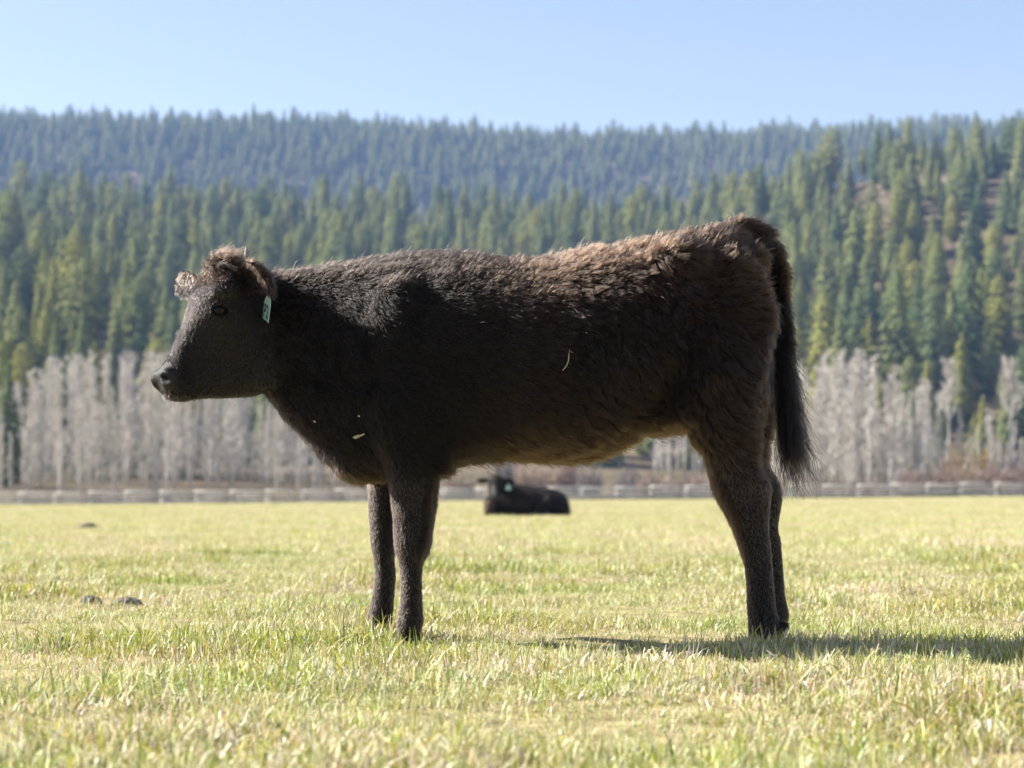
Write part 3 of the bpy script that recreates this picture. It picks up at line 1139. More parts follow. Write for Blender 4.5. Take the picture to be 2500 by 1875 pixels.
# skin material: near-black hide, grey damp nose, dark hooves
m, nt, out = new_mat('calf_hide')
at = nd(nt, 'ShaderNodeAttribute', attribute_name='zone')
sep = nd(nt, 'ShaderNodeSeparateColor')
nt.links.new(at.outputs['Color'], sep.inputs[0])
tc = nd(nt, 'ShaderNodeTexCoord').outputs['Object']
f1 = noise(nt, tc, 60, 4.0)
hide = ramp(nt, f1, [(0.3, (0.006, 0.005, 0.004)), (0.7, (0.018, 0.013, 0.010))])
nose = ramp(nt, noise(nt, tc, 180, 3.0), [(0.3, (0.018, 0.018, 0.019)), (0.7, (0.045, 0.043, 0.043))])
hoof = ramp(nt, noise(nt, tc, 40, 3.0), [(0.3, (0.015, 0.013, 0.012)), (0.7, (0.05, 0.045, 0.04))])
c = mixc(nt, sep.outputs[0], hide, nose)
c = mixc(nt, sep.outputs[1], c, hoof)
c = mixc(nt, sep.outputs[2], c, (0.004, 0.003, 0.003))
b = nd(nt, 'ShaderNodeBsdfPrincipled')
nt.links.new(c, b.inputs['Base Color'])
rr = nd(nt, 'ShaderNodeMapRange')
nt.links.new(sep.outputs[0], rr.inputs[0])
rr.inputs[3].default_value = 0.7
rr.inputs[4].default_value = 0.55
nt.links.new(rr.outputs[0], b.inputs['Roughness'])
b.inputs['Specular IOR Level'].default_value = 0.14
bn = nd(nt, 'ShaderNodeBump')
bn.inputs['Strength'].default_value = 0.5
bn.inputs['Distance'].default_value = 0.002
vor = nd(nt, 'ShaderNodeTexVoronoi')
vor.inputs['Scale'].default_value = 320
nt.links.new(tc, vor.inputs['Vector'])
nt.links.new(vor.outputs['Distance'], bn.inputs['Height'])
nt.links.new(bn.outputs[0], b.inputs['Normal'])
nt.links.new(b.outputs[0], out.inputs['Surface'])
M['hide'] = m
body_me.materials.append(m)

muz = np.array(HP(388, 930))
toward = (co - muz) @ np.array(head_axis)
dist_m = np.linalg.norm(co - muz, axis=1)
nose_w = np.clip((0.072 - dist_m) / 0.018, 0, 1) * np.clip((co[:, 2] - GZ(968)) / .012, 0, 1)
hoof_w = np.clip((GZ(1545) - co[:, 2]) / .012, 0, 1)
hole = np.zeros(len(co))
for q in (Vector(nos_p), far_nos):
    nd_ = np.array(head_side if q == Vector(nos_p) else -head_side) * .95 + np.array(head_axis) * .3
    dd = co - np.array(q)
    hole = np.maximum(hole, np.clip((-(dd @ nd_) - .004) / .005, 0, 1) * (np.linalg.norm(dd, axis=1) < .04))
zone = np.stack([nose_w, hoof_w, hole, np.ones(len(co))], 1)
body_me.attributes.new('zone', 'FLOAT_COLOR', 'POINT').data.foreach_set('color', zone.astype(np.float32).ravel())

calf = empty('standing_calf', (GX(1300), D, 0))
tag(calf, 'shaggy dark brown calf standing in profile with a turquoise ear tag', 'calf')


def part(name, me, parent=calf):
    """a part whose mesh is in world coordinates"""
    o = obj(name, me, parent)
    top = parent
    while top.parent:
        top = top.parent
    if parent is top:
        o.location = -Vector(top.location)
    return o


part('body', body_me)

# ------------------------------------------------------------------ coat
def sample_surface(me, n, weight_fn, seed):
    r = np.random.default_rng(seed)
    me.calc_loop_triangles()
    nt_ = len(me.loop_triangles)
    tri = np.empty(nt_ * 3, dtype=np.int32)
    me.loop_triangles.foreach_get('vertices', tri)
    tri = tri.reshape(-1, 3)
    cc, nn = get_co(me), get_no(me)
    p = cc[tri]
    ar = 0.5 * np.linalg.norm(np.cross(p[:, 1] - p[:, 0], p[:, 2] - p[:, 0]), axis=1)
    cen = p.mean(1)
    w = ar * weight_fn(cen)
    pick = r.choice(nt_, n, p=w / w.sum())
    q = r.uniform(0, 1, (n, 2))
    fl = q.sum(1) > 1
    q[fl] = 1 - q[fl]
    w0 = 1 - q.sum(1)
    pos = p[pick, 0] * w0[:, None] + p[pick, 1] * q[:, :1] + p[pick, 2] * q[:, 1:]
    nv = nn[tri[pick]]
    nor = nv[:, 0] * w0[:, None] + nv[:, 1] * q[:, :1] + nv[:, 2] * q[:, 1:]
    nor /= np.linalg.norm(nor, axis=1)[:, None] + 1e-9
    return pos, nor


tail_xyz = np.array([(GX(u), GZ(v)) for (u, v, r_) in tail_path])


def fields(pos):
    """per point: u, v, and how much it is head, leg, tail"""
    U = pos[:, 0] * S + 1250
    V = HOR - (pos[:, 2] - EYE) * S
    poll = np.array(HP(600, 700))
    ax = np.array(head_axis)
    sh = (pos - poll) @ ax
    headw = sstep(-0.02, 0.05, sh) * (1 - sstep(-0.34, -0.30, pos[:, 0] * 0 + (U - 660) / S + 0)) if False else sstep(-0.01, 0.06, sh) * (1 - sstep(640, 700, U))
    headw = np.maximum(headw, 1 - sstep(560, 660, U))
    legw = sstep(1130, 1215, V) * ((U > 880) | (V > 1200))
    legw = np.where((U > 1640), sstep(1040, 1240, V), legw)
    d = np.sqrt(((pos[:, None, [0, 2]] - tail_xyz[None]) ** 2).sum(2)).min(1) if len(pos) < 400000 else np.ones(len(pos))
    tailw = ((d < 0.036) & (U > 1840) & (np.abs(pos[:, 1] - D) < 0.05)) * 1.0
    return U, V, headw, legw, tailw


def wfn(cen):
    U = cen[:, 0] * S + 1250
    V = HOR - (cen[:, 2] - EYE) * S
    w = np.ones(len(cen))
    w = np.where(U < 660, 1.9, w)
    w = np.where((V < 690) & (U > 640), 1.35, w)
    w = np.where((V > 1180), 1.5, w)
    w = np.where(cen[:, 1] > D + 0.12, w * 0.6, w)
    w = np.where(V > 1560, 0.05, w)
    return w


NH = 430000
pos, nor = sample_surface(body_me, NH, wfn, 5)
keep_d = np.linalg.norm(pos - muz, axis=1)
nosew = (keep_d < 0.066) & (pos[:, 2] > GZ(966))
eyed = np.minimum(np.linalg.norm(pos - np.array(eye_p), axis=1), np.linalg.norm(pos - np.array(mirror_head(eye_p)), axis=1))
nosd = np.minimum(np.linalg.norm(pos - np.array(nos_p), axis=1), np.linalg.norm(pos - np.array(mirror_head(nos_p)), axis=1))
k_ = ~nosew & (eyed > 0.0185) & (nosd > 0.03)
pos, nor = pos[k_], nor[k_]
U, V, hw_, lw_, tw_ = fields(pos)
n = len(pos)
r = np.random.default_rng(9)
# lay of the coat
d_body = np.stack([np.full(n, 0.85), np.zeros(n), np.full(n, -0.55)], 1)
d_leg = np.stack([np.full(n, 0.15), np.zeros(n), np.full(n, -1.0)], 1)
hax = np.array(head_axis)
d_head = np.tile(hax * 0.9, (n, 1)) + np.array([0.25, -0.05, -0.05])
bridge = ((pos - np.array(PIV)) @ np.array(up_h))
d_top = np.stack([np.full(n, 0.95), np.zeros(n), np.full(n, 0.25)], 1)
topw = sstep(0.35, 0.8, nor[:, 2]) * (1 - hw_) * (1 - lw_)
d = d_body * (1 - hw_ - lw_ + hw_ * lw_)[:, None] + d_leg * lw_[:, None] + d_head * hw_[:, None]
d = d * (1 - topw)[:, None] + d_top * topw[:, None]
d = d * (1 - tw_)[:, None] + np.array([0.12, 0, -1.0]) * tw_[:, None]
# swirls
sw = wav(pos[:, 0] + 0.3 * pos[:, 1], pos[:, 2], 9, 31) * 0.55 + wav(pos[:, 0], pos[:, 2] + 0.4 * pos[:, 1], 24, 32) * 0.45
rear = sstep(1250, 1450, U) * (1 - lw_)
sw = sw * (0.35 + 0.75 * rear) * (1 - 0.75 * lw_) * (1 - 0.5 * hw_)
tang = np.cross(nor, d)
d = d + tang * sw[:, None]
d = d - nor * (d * nor).sum(1)[:, None]
d /= np.linalg.norm(d, axis=1)[:, None] + 1e-9
# length and lift
ln = 0.017 + 0.006 * rear + 0.002 * topw
ln = ln * (1 - hw_) + hw_ * (0.0072 + 0.006 * sstep(0.3, 0.8, -nor[:, 0]))
ln = ln * (1 - lw_) + lw_ * 0.0095
feather = lw_ * sstep(1120, 1180, V) * (1 - sstep(1330, 1370, V)) * sstep(0.2, 0.8, np.where(U < 1300, nor[:, 0], -nor[:, 0]))
ln = ln + 0.009 * feather
under = sstep(0.3, 0.8, -nor[:, 2]) * (1 - hw_) * (1 - lw_) * (U > 640)
front = (U > 640) * (U < 900) * sstep(0.3, 0.8, -nor[:, 0]) * (V > 950) * (1 - lw_)
ln = ln + 0.008 * under * (U > 1000) + 0.004 * tw_
ln = ln * r.lognormal(0, 0.22, n)
ln = np.where((hw_ > 0.5) & (V > 955) & (r.uniform(0, 1, n) < 0.02), ln * 1.6, ln)      # whiskery chin
stray = r.uniform(0, 1, n) < 0.03
ln = np.where(stray, ln * 1.5, ln)
lift = 0.30 + 0.20 * rear + 0.25 * topw + 0.25 * front + 0.25 * under - 0.22 * lw_ + 0.3 * feather - 0.16 * hw_
lift = np.clip(lift + r.normal(0, 0.10, n) * (1 - 0.6 * lw_) + 0.4 * stray * (1 - lw_), 0.06, 1.2)
# tufts: hairs lean towards their nearest guide
ng_ = 30000
gi_ = r.choice(n, ng_, replace=False)
kd = kdtree.KDTree(ng_)
for i, g_ in enumerate(gi_):
    kd.insert(pos[g_], i)
kd.balance()
near = np.fromiter((kd.find(p)[1] for p in pos), dtype=np.int32, count=n)
g_ = gi_[near]
tip = pos + (d + nor * lift[:, None] + r.normal(0, 0.16, (n, 3)) * ((1 - 0.6 * lw_) * (1 - 0.45 * hw_))[:, None]) * ln[:, None]
gt = pos[g_] + (d[g_] + nor[g_] * lift[g_][:, None] + r.normal(0, 0.12, (ng_, 3))[near]) * ln[g_][:, None]
cl = np.clip(0.36 - 0.2 * hw_ - 0.2 * lw_, 0, 1)[:, None]
tip2 = tip * (1 - cl) + gt * cl
# bigger curls over loin, hip and thigh
gj_ = r.choice(n, 8000, replace=False)
kd2 = kdtree.KDTree(len(gj_))
for i, q in enumerate(gj_):
    kd2.insert(pos[q], i)
kd2.balance()
near2 = np.fromiter((kd2.find(p)[1] for p in pos), dtype=np.int32, count=n)
ct = (pos[gj_] + (d[gj_] + nor[gj_] * 0.45 + r.normal(0, 0.45, (len(gj_), 3))) * 0.024)[near2]
c2 = np.clip(0.26 * rear * (1 - tw_) + 0.14 * (1 - hw_) * (1 - lw_), 0, 0.4)[:, None]
tip2 = tip2 * (1 - c2) + ct * c2
K = 4
ts = np.linspace(0, 1, K)
base_ = pos - nor * 0.002
mid1 = base_ + nor * (ln * lift * 0.75)[:, None] + d * (ln * 0.25)[:, None]
curve = np.empty((n, K, 3))
for k, t in enumerate(ts):
    curve[:, k] = (1 - t) ** 2 * base_ + 2 * t * (1 - t) * mid1 + t * t * tip2
curve[:, 1:] += r.normal(0, 0.0009, (n, K - 1, 3))
rad0 = 0.00050 * (1 - 0.45 * hw_) * r.uniform(0.75, 1.25, n)
rad = rad0[:, None] * np.array([1.0, 0.95, 0.7, 0.18])[None]
# colour of the hair itself: sun-bleached brown behind the shoulder, black before it
brown = 0.12 + 0.88 * sstep(1040, 1340, U) * (1 - 0.3 * sstep(1100, 1250, V)) * (0.65 + 0.35 * wav(pos[:, 0], pos[:, 2], 5, 41))
brown = brown * (1 - 0.75 * tw_) * (1 - 0.7 * hw_) + 0.30 * lw_ * (U < 1300)
brown = brown + 0.5 * sstep(1100, 1160, V) * (U > 760) * (U < 930) * (1 - lw_)
is_ear = (U > 600) & (U < 700) & (V > 625) & (V < 740) & (pos[:, 1] < D - 0.115)
brown = np.where(is_ear, 0.75, brown)
poll_w = hw_ * (1 - sstep(660, 720, V))
brown = np.clip(brown + 0.5 * poll_w + 0.08 * topw - 0.35 * topw * sstep(1550, 1720, U), 0.05, 1.0)
brown = np.clip(brown + r.normal(0, 0.12, n), 0, 1.2)


def hair_object(name, curves, radius, brownness, mat, parent):
    cu = bpy.data.hair_curves.new(name)
    n_, k_ = curves.shape[:2]
    cu.add_curves([k_] * n_)
    cu.attributes['position'].data.foreach_set('vector', curves.astype(np.float32).ravel())
    ra = cu.attributes.get('radius') or cu.attributes.new('radius', 'FLOAT', 'POINT')
    ra.data.foreach_set('value', radius.astype(np.float32).ravel())
    br = cu.attributes.new('brown', 'FLOAT', 'CURVE')
    br.data.foreach_set('value', brownness.astype(np.float32))
    cu.materials.append(mat)
    o = bpy.data.objects.new(name, cu)
    COL.objects.link(o)
    o.parent = parent
    o.location = -Vector(parent.location)
    return o


m, nt, out = new_mat('calf_coat')
at = nd(nt, 'ShaderNodeAttribute', attribute_name='brown')
c = ramp(nt, at.outputs['Fac'], [(0.0, (0.0036, 0.0030, 0.0032)), (0.45, (0.012, 0.0082, 0.0062)), (1.0, (0.046, 0.0255, 0.0150))])
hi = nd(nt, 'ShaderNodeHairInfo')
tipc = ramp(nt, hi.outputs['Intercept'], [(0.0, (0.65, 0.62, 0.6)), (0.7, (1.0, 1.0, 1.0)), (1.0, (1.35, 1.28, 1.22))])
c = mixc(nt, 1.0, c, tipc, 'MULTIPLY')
hb = nd(nt, 'ShaderNodeBsdfHairPrincipled')
try:
    hb.model = 'CHIANG'
except Exception:
    pass
hb.parametrization = 'COLOR'
nt.links.new(c, hb.inputs['Color'])
hb.inputs['Roughness'].default_value = 0.36
hb.inputs['Radial Roughness'].default_value = 0.5
hb.inputs['IOR'].default_value = 1.36
nt.links.new(hb.outputs[0], out.inputs['Surface'])
M['coat'] = m
fc = (hw_ + r.uniform(-.4, .4, n) > 0.5) & ~is_ear
lg = (lw_ + r.uniform(-.38, .38, n) > 0.62) & ~is_ear & ~fc & (feather < 0.25)
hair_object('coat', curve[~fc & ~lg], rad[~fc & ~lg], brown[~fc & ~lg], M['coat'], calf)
M['leg_coat'] = M['coat'].copy()
for n_ in M['leg_coat'].node_tree.nodes:
    if n_.type == 'BSDF_HAIR_PRINCIPLED':
        n_.inputs['Roughness'].default_value = 0.42
        n_.inputs['IOR'].default_value = 1.6
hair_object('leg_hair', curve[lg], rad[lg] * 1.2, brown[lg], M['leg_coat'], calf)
M['face_coat'] = M['coat'].copy()
for n_ in M['face_coat'].node_tree.nodes:
    if n_.type == 'BSDF_HAIR_PRINCIPLED':
        n_.inputs['Roughness'].default_value = 0.27
        n_.inputs['Coat'].default_value = 0.35
        n_.inputs['Radial Roughness'].default_value = 0.35
        n_.inputs['IOR'].default_value = 1.75
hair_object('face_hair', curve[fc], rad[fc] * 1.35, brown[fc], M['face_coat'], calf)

# tuft of the poll
def strands(roots, dirs, lens, bendv, seed, wave=0.0, K=7, spread=0.25, rad=0.0006):
    r_ = np.random.default_rng(seed)
    n_ = len(roots)
    dirs = dirs + r_.normal(0, spread, (n_, 3))
    dirs /= np.linalg.norm(dirs, axis=1)[:, None]
    out_ = np.empty((n_, K, 3))
    ph = r_.uniform(0, 6.28, (n_, 2))
    for k in range(K):
        t = k / (K - 1)
        p_ = roots + dirs * (lens * t)[:, None] + bendv * (lens * t * t)[:, None]
        if wave:
            p_ = p_ + np.stack([np.sin(ph[:, 0] + t * 11), np.cos(ph[:, 1] + t * 9), np.zeros(n_)], 1) * (wave * t)
        out_[:, k] = p_
    rd = rad * np.linspace(1, 0.2, K)[None] * r_.uniform(0.8, 1.3, (n_, 1))
    return out_, rd


sel = np.where((hw_ > 0.3) & (V < 705) & (U > 478) & (U < 640))[0]
sel = r.choice(sel, min(len(sel), 5200), replace=False)
pr_ = pos[sel]
cen_u = np.clip((U[sel] - 560) / 80, -1, 1)
dr = nor[sel] * 0.75 + np.stack([0.35 * cen_u + 0.1, np.full(len(sel), -0.08), np.full(len(sel), 0.30)], 1)
grp = r.normal(0, 0.5, (160, 3))[near[sel] % 160]
dr = dr + grp
pl = (0.044 * np.clip(1 - np.abs(U[sel] - 560) / 110, 0.25, 1)) * (1 - sstep(655, 705, V[sel]) * 0.6) * r.lognormal(0, 0.25, len(sel))
cv, rd = strands(pr_, dr, pl, np.array([0.35, 0, -0.35]), 3, 0.002, 6, 0.18, 0.00055)
hair_object('poll_tuft', cv, rd, np.clip(r.normal(0.6, 0.2, len(sel)), 0, 1.1), M['coat'], calf)

# switch of the tail
nsw = 4400
tk = r.uniform(0.42, 1.0, nsw) ** 0.8
ti = np.clip((tk * (len(tail_path) - 1)).astype(int), 0, len(tail_path) - 2)
tp = np.array([(GX(a_[0]), D, GZ(a_[1]), a_[2]) for a_ in tail_path])
an = r.uniform(0, 6.28, nsw)
rr_ = tp[ti, 3] * r.uniform(0.6, 1.05, nsw)
roots = tp[ti, :3] + np.stack([np.cos(an) * rr_, np.sin(an) * rr_, r.uniform(-.01, .01, nsw)], 1)
ln_s = (0.05 + 0.18 * sstep(0.5, 1.0, tk)) * r.uniform(0.5, 1.2, nsw)
dirs = np.stack([0.10 + np.cos(an) * 0.10, np.sin(an) * 0.10, np.full(nsw, -1.0)], 1)
lock = r.normal(0, 0.105, (70, 3))[r.integers(0, 60, nsw)]
cv, rd = strands(roots, dirs + lock, ln_s, np.array([0.07, 0, 0.0]), 4, 0.009, 12, 0.028, 0.0008)
hair_object('tail_switch', cv, rd, np.clip(r.normal(0.1, 0.08, nsw), 0, 1), M['coat'], calf)

# whiskers and long lashes of the muzzle
nwk = 45
wp_, wn_ = sample_surface(body_me, 4000, lambda c_: (np.linalg.norm(c_ - muz, axis=1) < 0.12) * 1.0 + 1e-9, 12)
msk = np.where((wp_[:, 2] < GZ(930)) & (np.linalg.norm(wp_ - muz, axis=1) > 0.03))[0][:nwk]
cv, rd = strands(wp_[msk], wn_[msk] + np.array([-0.1, 0, -0.35]), np.full(len(msk), 0.032) * r.uniform(0.5, 1.3, len(msk)), np.array([0.1, 0, -0.2]), 6, 0.0, 5, 0.2, 0.00022)
hair_object('whiskers', cv, rd, np.full(len(msk), 0.45), M['coat'], calf)

# eyes
m, nt, out = new_mat('calf_eye')
b = nd(nt, 'ShaderNodeBsdfPrincipled')
b.inputs['Base Color'].default_value = (0.006, 0.004, 0.004, 1)
b.inputs['Roughness'].default_value = 0.07
b.inputs['Specular IOR Level'].default_value = 0.16
nt.links.new(b.outputs[0], out.inputs['Surface'])
M['eye'] = m
for side in (0, 1):
    ep = Vector(eye_p) if not side else mirror_head(eye_p)
    hs = Vector(head_side) if not side else -Vector(head_side)
    mb = MB()
    ball(mb, ep - hs * 0.0115, (.0205, .0205, .0170), 16)
    part('eye', mb.mesh('eye', [M['eye']], True))
    ringp = []
    for k in range(20):
        t = 2 * math.pi * k / 20
        hp, hn, _ = cast(body_me, 541 + 17.5 * math.cos(t), 758 + 2.5 * math.cos(t) - 11.5 * math.sin(t))
        hp = hp - hn * 0.0004
        ringp.append(mirror_head(hp) if side else hp)
    lid = MB()
    lid.tube(ringp + [ringp[0]], .0018, 8, cap=False)
    part('eyelid', lid.mesh('eyelid', [M['hide']], True))
# horn buds
for side in (0, 1):
    hp, hn, _ = cast(body_me, 589, 645)
    if hp is None:
        hp = HP(590, 650, -.05)
    if side:
        hp = mirror_head(hp)
    sgn = -1 if not side else 1
    dirv = Vector((-0.10, 0.22 * sgn, 1.0)).normalized()
    mb = MB()
    mb.tube([hp - dirv * .015, hp + dirv * .006, hp + dirv * .022, hp + dirv * .038, hp + dirv * .050], [.0115, .0115, .0095, .0060, .0014], 10)
    part('horn', mb.mesh('horn', [M['horn']], True))

# ear tag
m, nt, out = new_mat('tag_plastic')
b = nd(nt, 'ShaderNodeBsdfPrincipled')
f1 = noise(nt, nd(nt, 'ShaderNodeTexCoord').outputs['Object'], 40, 4.0)
nt.links.new(ramp(nt, f1, [(0.3, (0.26, 0.48, 0.51)), (0.5, (0.38, 0.60, 0.63)), (0.75, (0.44, 0.66, 0.68))]), b.inputs['Base Color'])
b.inputs['Roughness'].default_value = 0.38
b.inputs['Subsurface Weight'].default_value = 0.0
nt.links.new(b.outputs[0], out.inputs['Surface'])
M['tag'] = m
m, nt, out = new_mat('tag_ink')
b = nd(nt, 'ShaderNodeBsdfPrincipled')
b.inputs['Base Color'].default_value = (0.008, 0.016, 0.03, 1)
b.inputs['Roughness'].default_value = 0.5
nt.links.new(b.outputs[0], out.inputs['Surface'])
M['ink'] = m


def make_tag(width, height, bend, letters):
    """tag in its own plane: x across, z up (0 at the pin), y thickness; narrow neck, wide panel"""
    prof = [(0.0, .0055), (-.018 * height / .1, .0055), (-.032 * height / .1, .010), (-.046 * height / .1, width * .42), (-.056 * height / .1, width * .5), (-height, width * .5)]
    prof = [(z, w) for z, w in prof]
    R = spline(prof, 1)
    mb = MB()
    th = .0009
    nx = 8
    verts, faces = [], []
    for s_ in (-1, 1):
        for (z, w) in R:
            for i in range(nx + 1):
                x = (i / nx * 2 - 1) * w
                verts.append((x, s_ * th + bend * (x / width * 2) ** 2 * (1 if x > 0 else 0.25), z))
    row = nx + 1
    nr = len(R)
    for s_ in (0, 1):
        o_ = s_ * nr * row
        for j in range(nr - 1):
            for i in range(nx):
                q = (o_ + j * row + i, o_ + j * row + i + 1, o_ + (j + 1) * row + i + 1, o_ + (j + 1) * row + i)
                faces.append(q if s_ else q[::-1])
    o_ = nr * row
    rim = [j * row for j in range(nr)] + [(nr - 1) * row + i for i in range(1, row)] + [j * row + nx for j in range(nr - 2, -1, -1)] + list(range(nx - 1, 0, -1))
    for a_, b_ in zip(rim, rim[1:] + rim[:1]):
        faces.append((a_, b_, b_ + o_, a_ + o_))
    mb.add(verts, faces)
    me = mb.mesh('ear_tag', [M['tag']])
    tme = None
    if letters:
        cu = bpy.data.curves.new('lettering', 'FONT')
        cu.body = letters
        cu.align_x = 'CENTER'
        cu.size = 1.0
        cu.extrude = 0.0
        cu.offset = 0.02
        to = bpy.data.objects.new('lettering', cu)
        COL.objects.link(to)
        dg = bpy.context.evaluated_depsgraph_get()
        tme = bpy.data.meshes.new_from_object(to.evaluated_get(dg))
        bpy.data.objects.remove(to)
        cc = get_co(tme)
        x0, x1, y0_, y1_ = cc[:, 0].min(), cc[:, 0].max(), cc[:, 1].min(), cc[:, 1].max()
        X_ = ((cc[:, 0] - x0) / (x1 - x0) - 0.5) * width * 0.84
        Z_ = -height * 0.95 + (cc[:, 1] - y0_) / (y1_ - y0_) * height * 0.36
        Y_ = -th - .0006 + bend * (X_ / width * 2) ** 2 * np.where(X_ > 0, 1, 0.25)
        set_co(tme, np.stack([X_, Y_, Z_], 1))
        tme.materials.clear()
        tme.materials.append(M['ink'])
        for p in tme.polygons:
            p.material_index = 0
    return me, tme


# hung under the near ear, seen almost edge-on
tme, lme = make_tag(.056, .108, -.004, 'P21')
q_top = P(661, 690, HP(600, 690, -.150).y)
tg = obj('ear_tag', tme, calf)
tg.location = q_top - calf.location
tg.rotation_euler = (math.radians(0), math.radians(19), math.radians(-63))
tg['label'] = 'turquoise plastic ear tag lettered P21'
obj('lettering', lme, tg)
st_ = MB()
st_.tube([(0, -.006, -.007), (0, -.0035, -.007), (0, .0035, -.007), (0, .006, -.007)], [.0045, .0065, .0065, .0045], 12)
obj('stud', st_.mesh('stud', [M['tag']], True), tg)

# ------------------------------------------------------------------ hay caught in the coat
def surf(u, v, off):
    h, n_, _ = cast(body_me, u, v)
    return h + n_ * off if h is not None else P(u, v, D - .25)


pathpx = [(1384, 860), (1390, 858), (1396, 866), (1390, 862), (1388, 880), (1384, 892), (1376, 902), (1370, 906)]
mb = MB()
mb.tube([surf(u, v, .026) for (u, v) in [(1398, 866), (1391, 859), (1389, 872), (1388, 882), (1383, 893), (1377, 900), (1370, 906)]], [.0010, .0012, .0013, .0013, .0013, .0012, .0008], 5)
tag(obj('hay_wisp', mb.mesh('hay_wisp', [M['hay']], True)), 'thin curled dry wisp of hay stuck on the calf\'s flank', 'hay')


def flake(pts_, lab):
    mb = MB()
    um, vm = sum(p[0] for p in pts_) / len(pts_), sum(p[1] for p in pts_) / len(pts_)
    c = surf(um, vm, .020)
    q = [c + Vector(((u - um) / 880, -.0004 * k, -(v - vm) / 880)) for k, (u, v) in enumerate(pts_)]
    n_ = Vector((0, -0.004, 0))
    vv = [tuple(p) for p in q] + [tuple(p + Vector((0, .0012, 0))) for p in q]
    k = len(q)
    ff = [tuple(range(k)), tuple(range(2 * k - 1, k - 1, -1))] + [(i, (i + 1) % k, (i + 1) % k + k, i + k)[::-1] for i in range(k)]
    mb.add(vv, ff)
    tag(obj('hay_flake', mb.mesh('hay_flake', [M['hay']])), lab, 'hay flake', 'hay flakes on the calf shoulder')


flake([(868, 1062), (876, 1057), (888, 1055), (898, 1052), (896, 1056), (886, 1061), (876, 1066)], 'largest pale hay flake on the calf\'s shoulder above the foreleg')
flake([(884, 1010), (888, 1008), (890, 1013), (885, 1013)], 'small pale hay flake highest on the calf\'s shoulder')
flake([(774, 1021), (778, 1020), (781, 1026), (776, 1025)], 'tiny hay flake on the lower neck of the calf')

# ------------------------------------------------------------------ the calf lying in the field
YL = 36.7
lying = empty('lying_calf', P(1290, 1262, YL))
tag(lying, 'black calf lying in the grass far behind, seen under the belly', 'calf')
mb = MB()
SL = F / YL
rows = [(1198, 1196, 1262, .16), (1222, 1184, 1264, .22), (1250, 1180, 1265, .27), (1280, 1183, 1265, .31), (1315, 1188, 1265, .33), (1345, 1193, 1265, .34), (1370, 1203, 1265, .31), (1383, 1217, 1264, .24), (1390, 1236, 1262, .13)]
rings = []
for (u, t, b_, w) in spline(rows, 3):
    c = (P(u, t, YL) + P(u, b_, YL)) / 2
    rings.append(cring(c, (0, w, 0), (0, 0, (b_ - t) / 2 / SL), 24, 0.85, 0.15))
loft(mb, rings)
# neck and head towards the camera
cent = [(1232, 1205, .0, .17, .20), (1222, 1190, -.12, .15, .17), (1214, 1176, -.24, .125, .14)]
loft(mb, [cring(P(u, v, YL + dy), (a_, 0, 0), Vector((0, -.5, 1)).normalized() * b_, 20) for (u, v, dy, a_, b_) in spline(cent, 3)])
hd = [(1211, 1163, -.22, .075, .06), (1210, 1170, -.29, .115, .10), (1208, 1182, -.36, .125, .12), (1206, 1196, -.42, .105, .115), (1203, 1211, -.48, .082, .095), (1201, 1222, -.52, .082, .085), (1200, 1231, -.545, .078, .07), (1200, 1235, -.55, .05, .04)]
loft(mb, [cring(P(u, v, YL + dy), (a_, -.02, 0), Vector((0, -.72, .69)) * b_, 20) for (u, v, dy, a_, b_) in spline(hd, 3)])
for (e, dr) in ((-1, 1), (1, 1)):
    b0 = P(1210 + e * 15, 1172, YL - .28)
    tipp = P(1210 + e * 47, 1173 + (0 if e < 0 else 4), YL - .20)
    rr = []
    for t, w in ((0, .03), (.25, .055), (.55, .06), (.8, .045), (1, .012)):
        rr.append(cring(b0.lerp(tipp, t), (0, .014, .004), (0, -.01, w), 12))
    loft(mb, rr)
# folded forelegs, hind leg on the near side
def limb(pts_, rad_):
    rr = []
    for i, (p, r_) in enumerate(zip(pts_, rad_)):
        d = (pts_[min(i + 1, len(pts_) - 1)] - pts_[max(i - 1, 0)]).normalized()
        s_ = d.cross(Vector((0, 1, 0.2))).normalized()
        rr.append(cring(p, s_ * r_, d.cross(s_) * r_, 12))
    loft(mb, rr)
limb([P(1205, 1225, YL - .15), P(1192, 1245, YL - .3), P(1188, 1257, YL - .38), P(1205, 1260, YL - .42), P(1222, 1260, YL - .42)], [.12, .09, .07, .055, .05])
limb([P(1340, 1225, YL - .22), P(1325, 1245, YL - .36), P(1318, 1256, YL - .40), P(1345, 1260, YL - .42), P(1365, 1261, YL - .42)], [.15, .12, .07, .05, .045])
ball(mb, P(1350, 1238, YL - .14), (.22, .20, .17))
ball(mb, P(1196, 1235, YL - .1), (.12, .2, .2))
lme_ = fuse(mb, 0.016, 5)
lco, lno = get_co(lme_), get_no(lme_)
set_co(lme_, lco + lno * (0.010 * wav(lco[:, 0] + lco[:, 1], lco[:, 2], 18, 51))[:, None])
lme_.polygons.foreach_set('use_smooth', np.ones(len(lme_.polygons), dtype=bool))
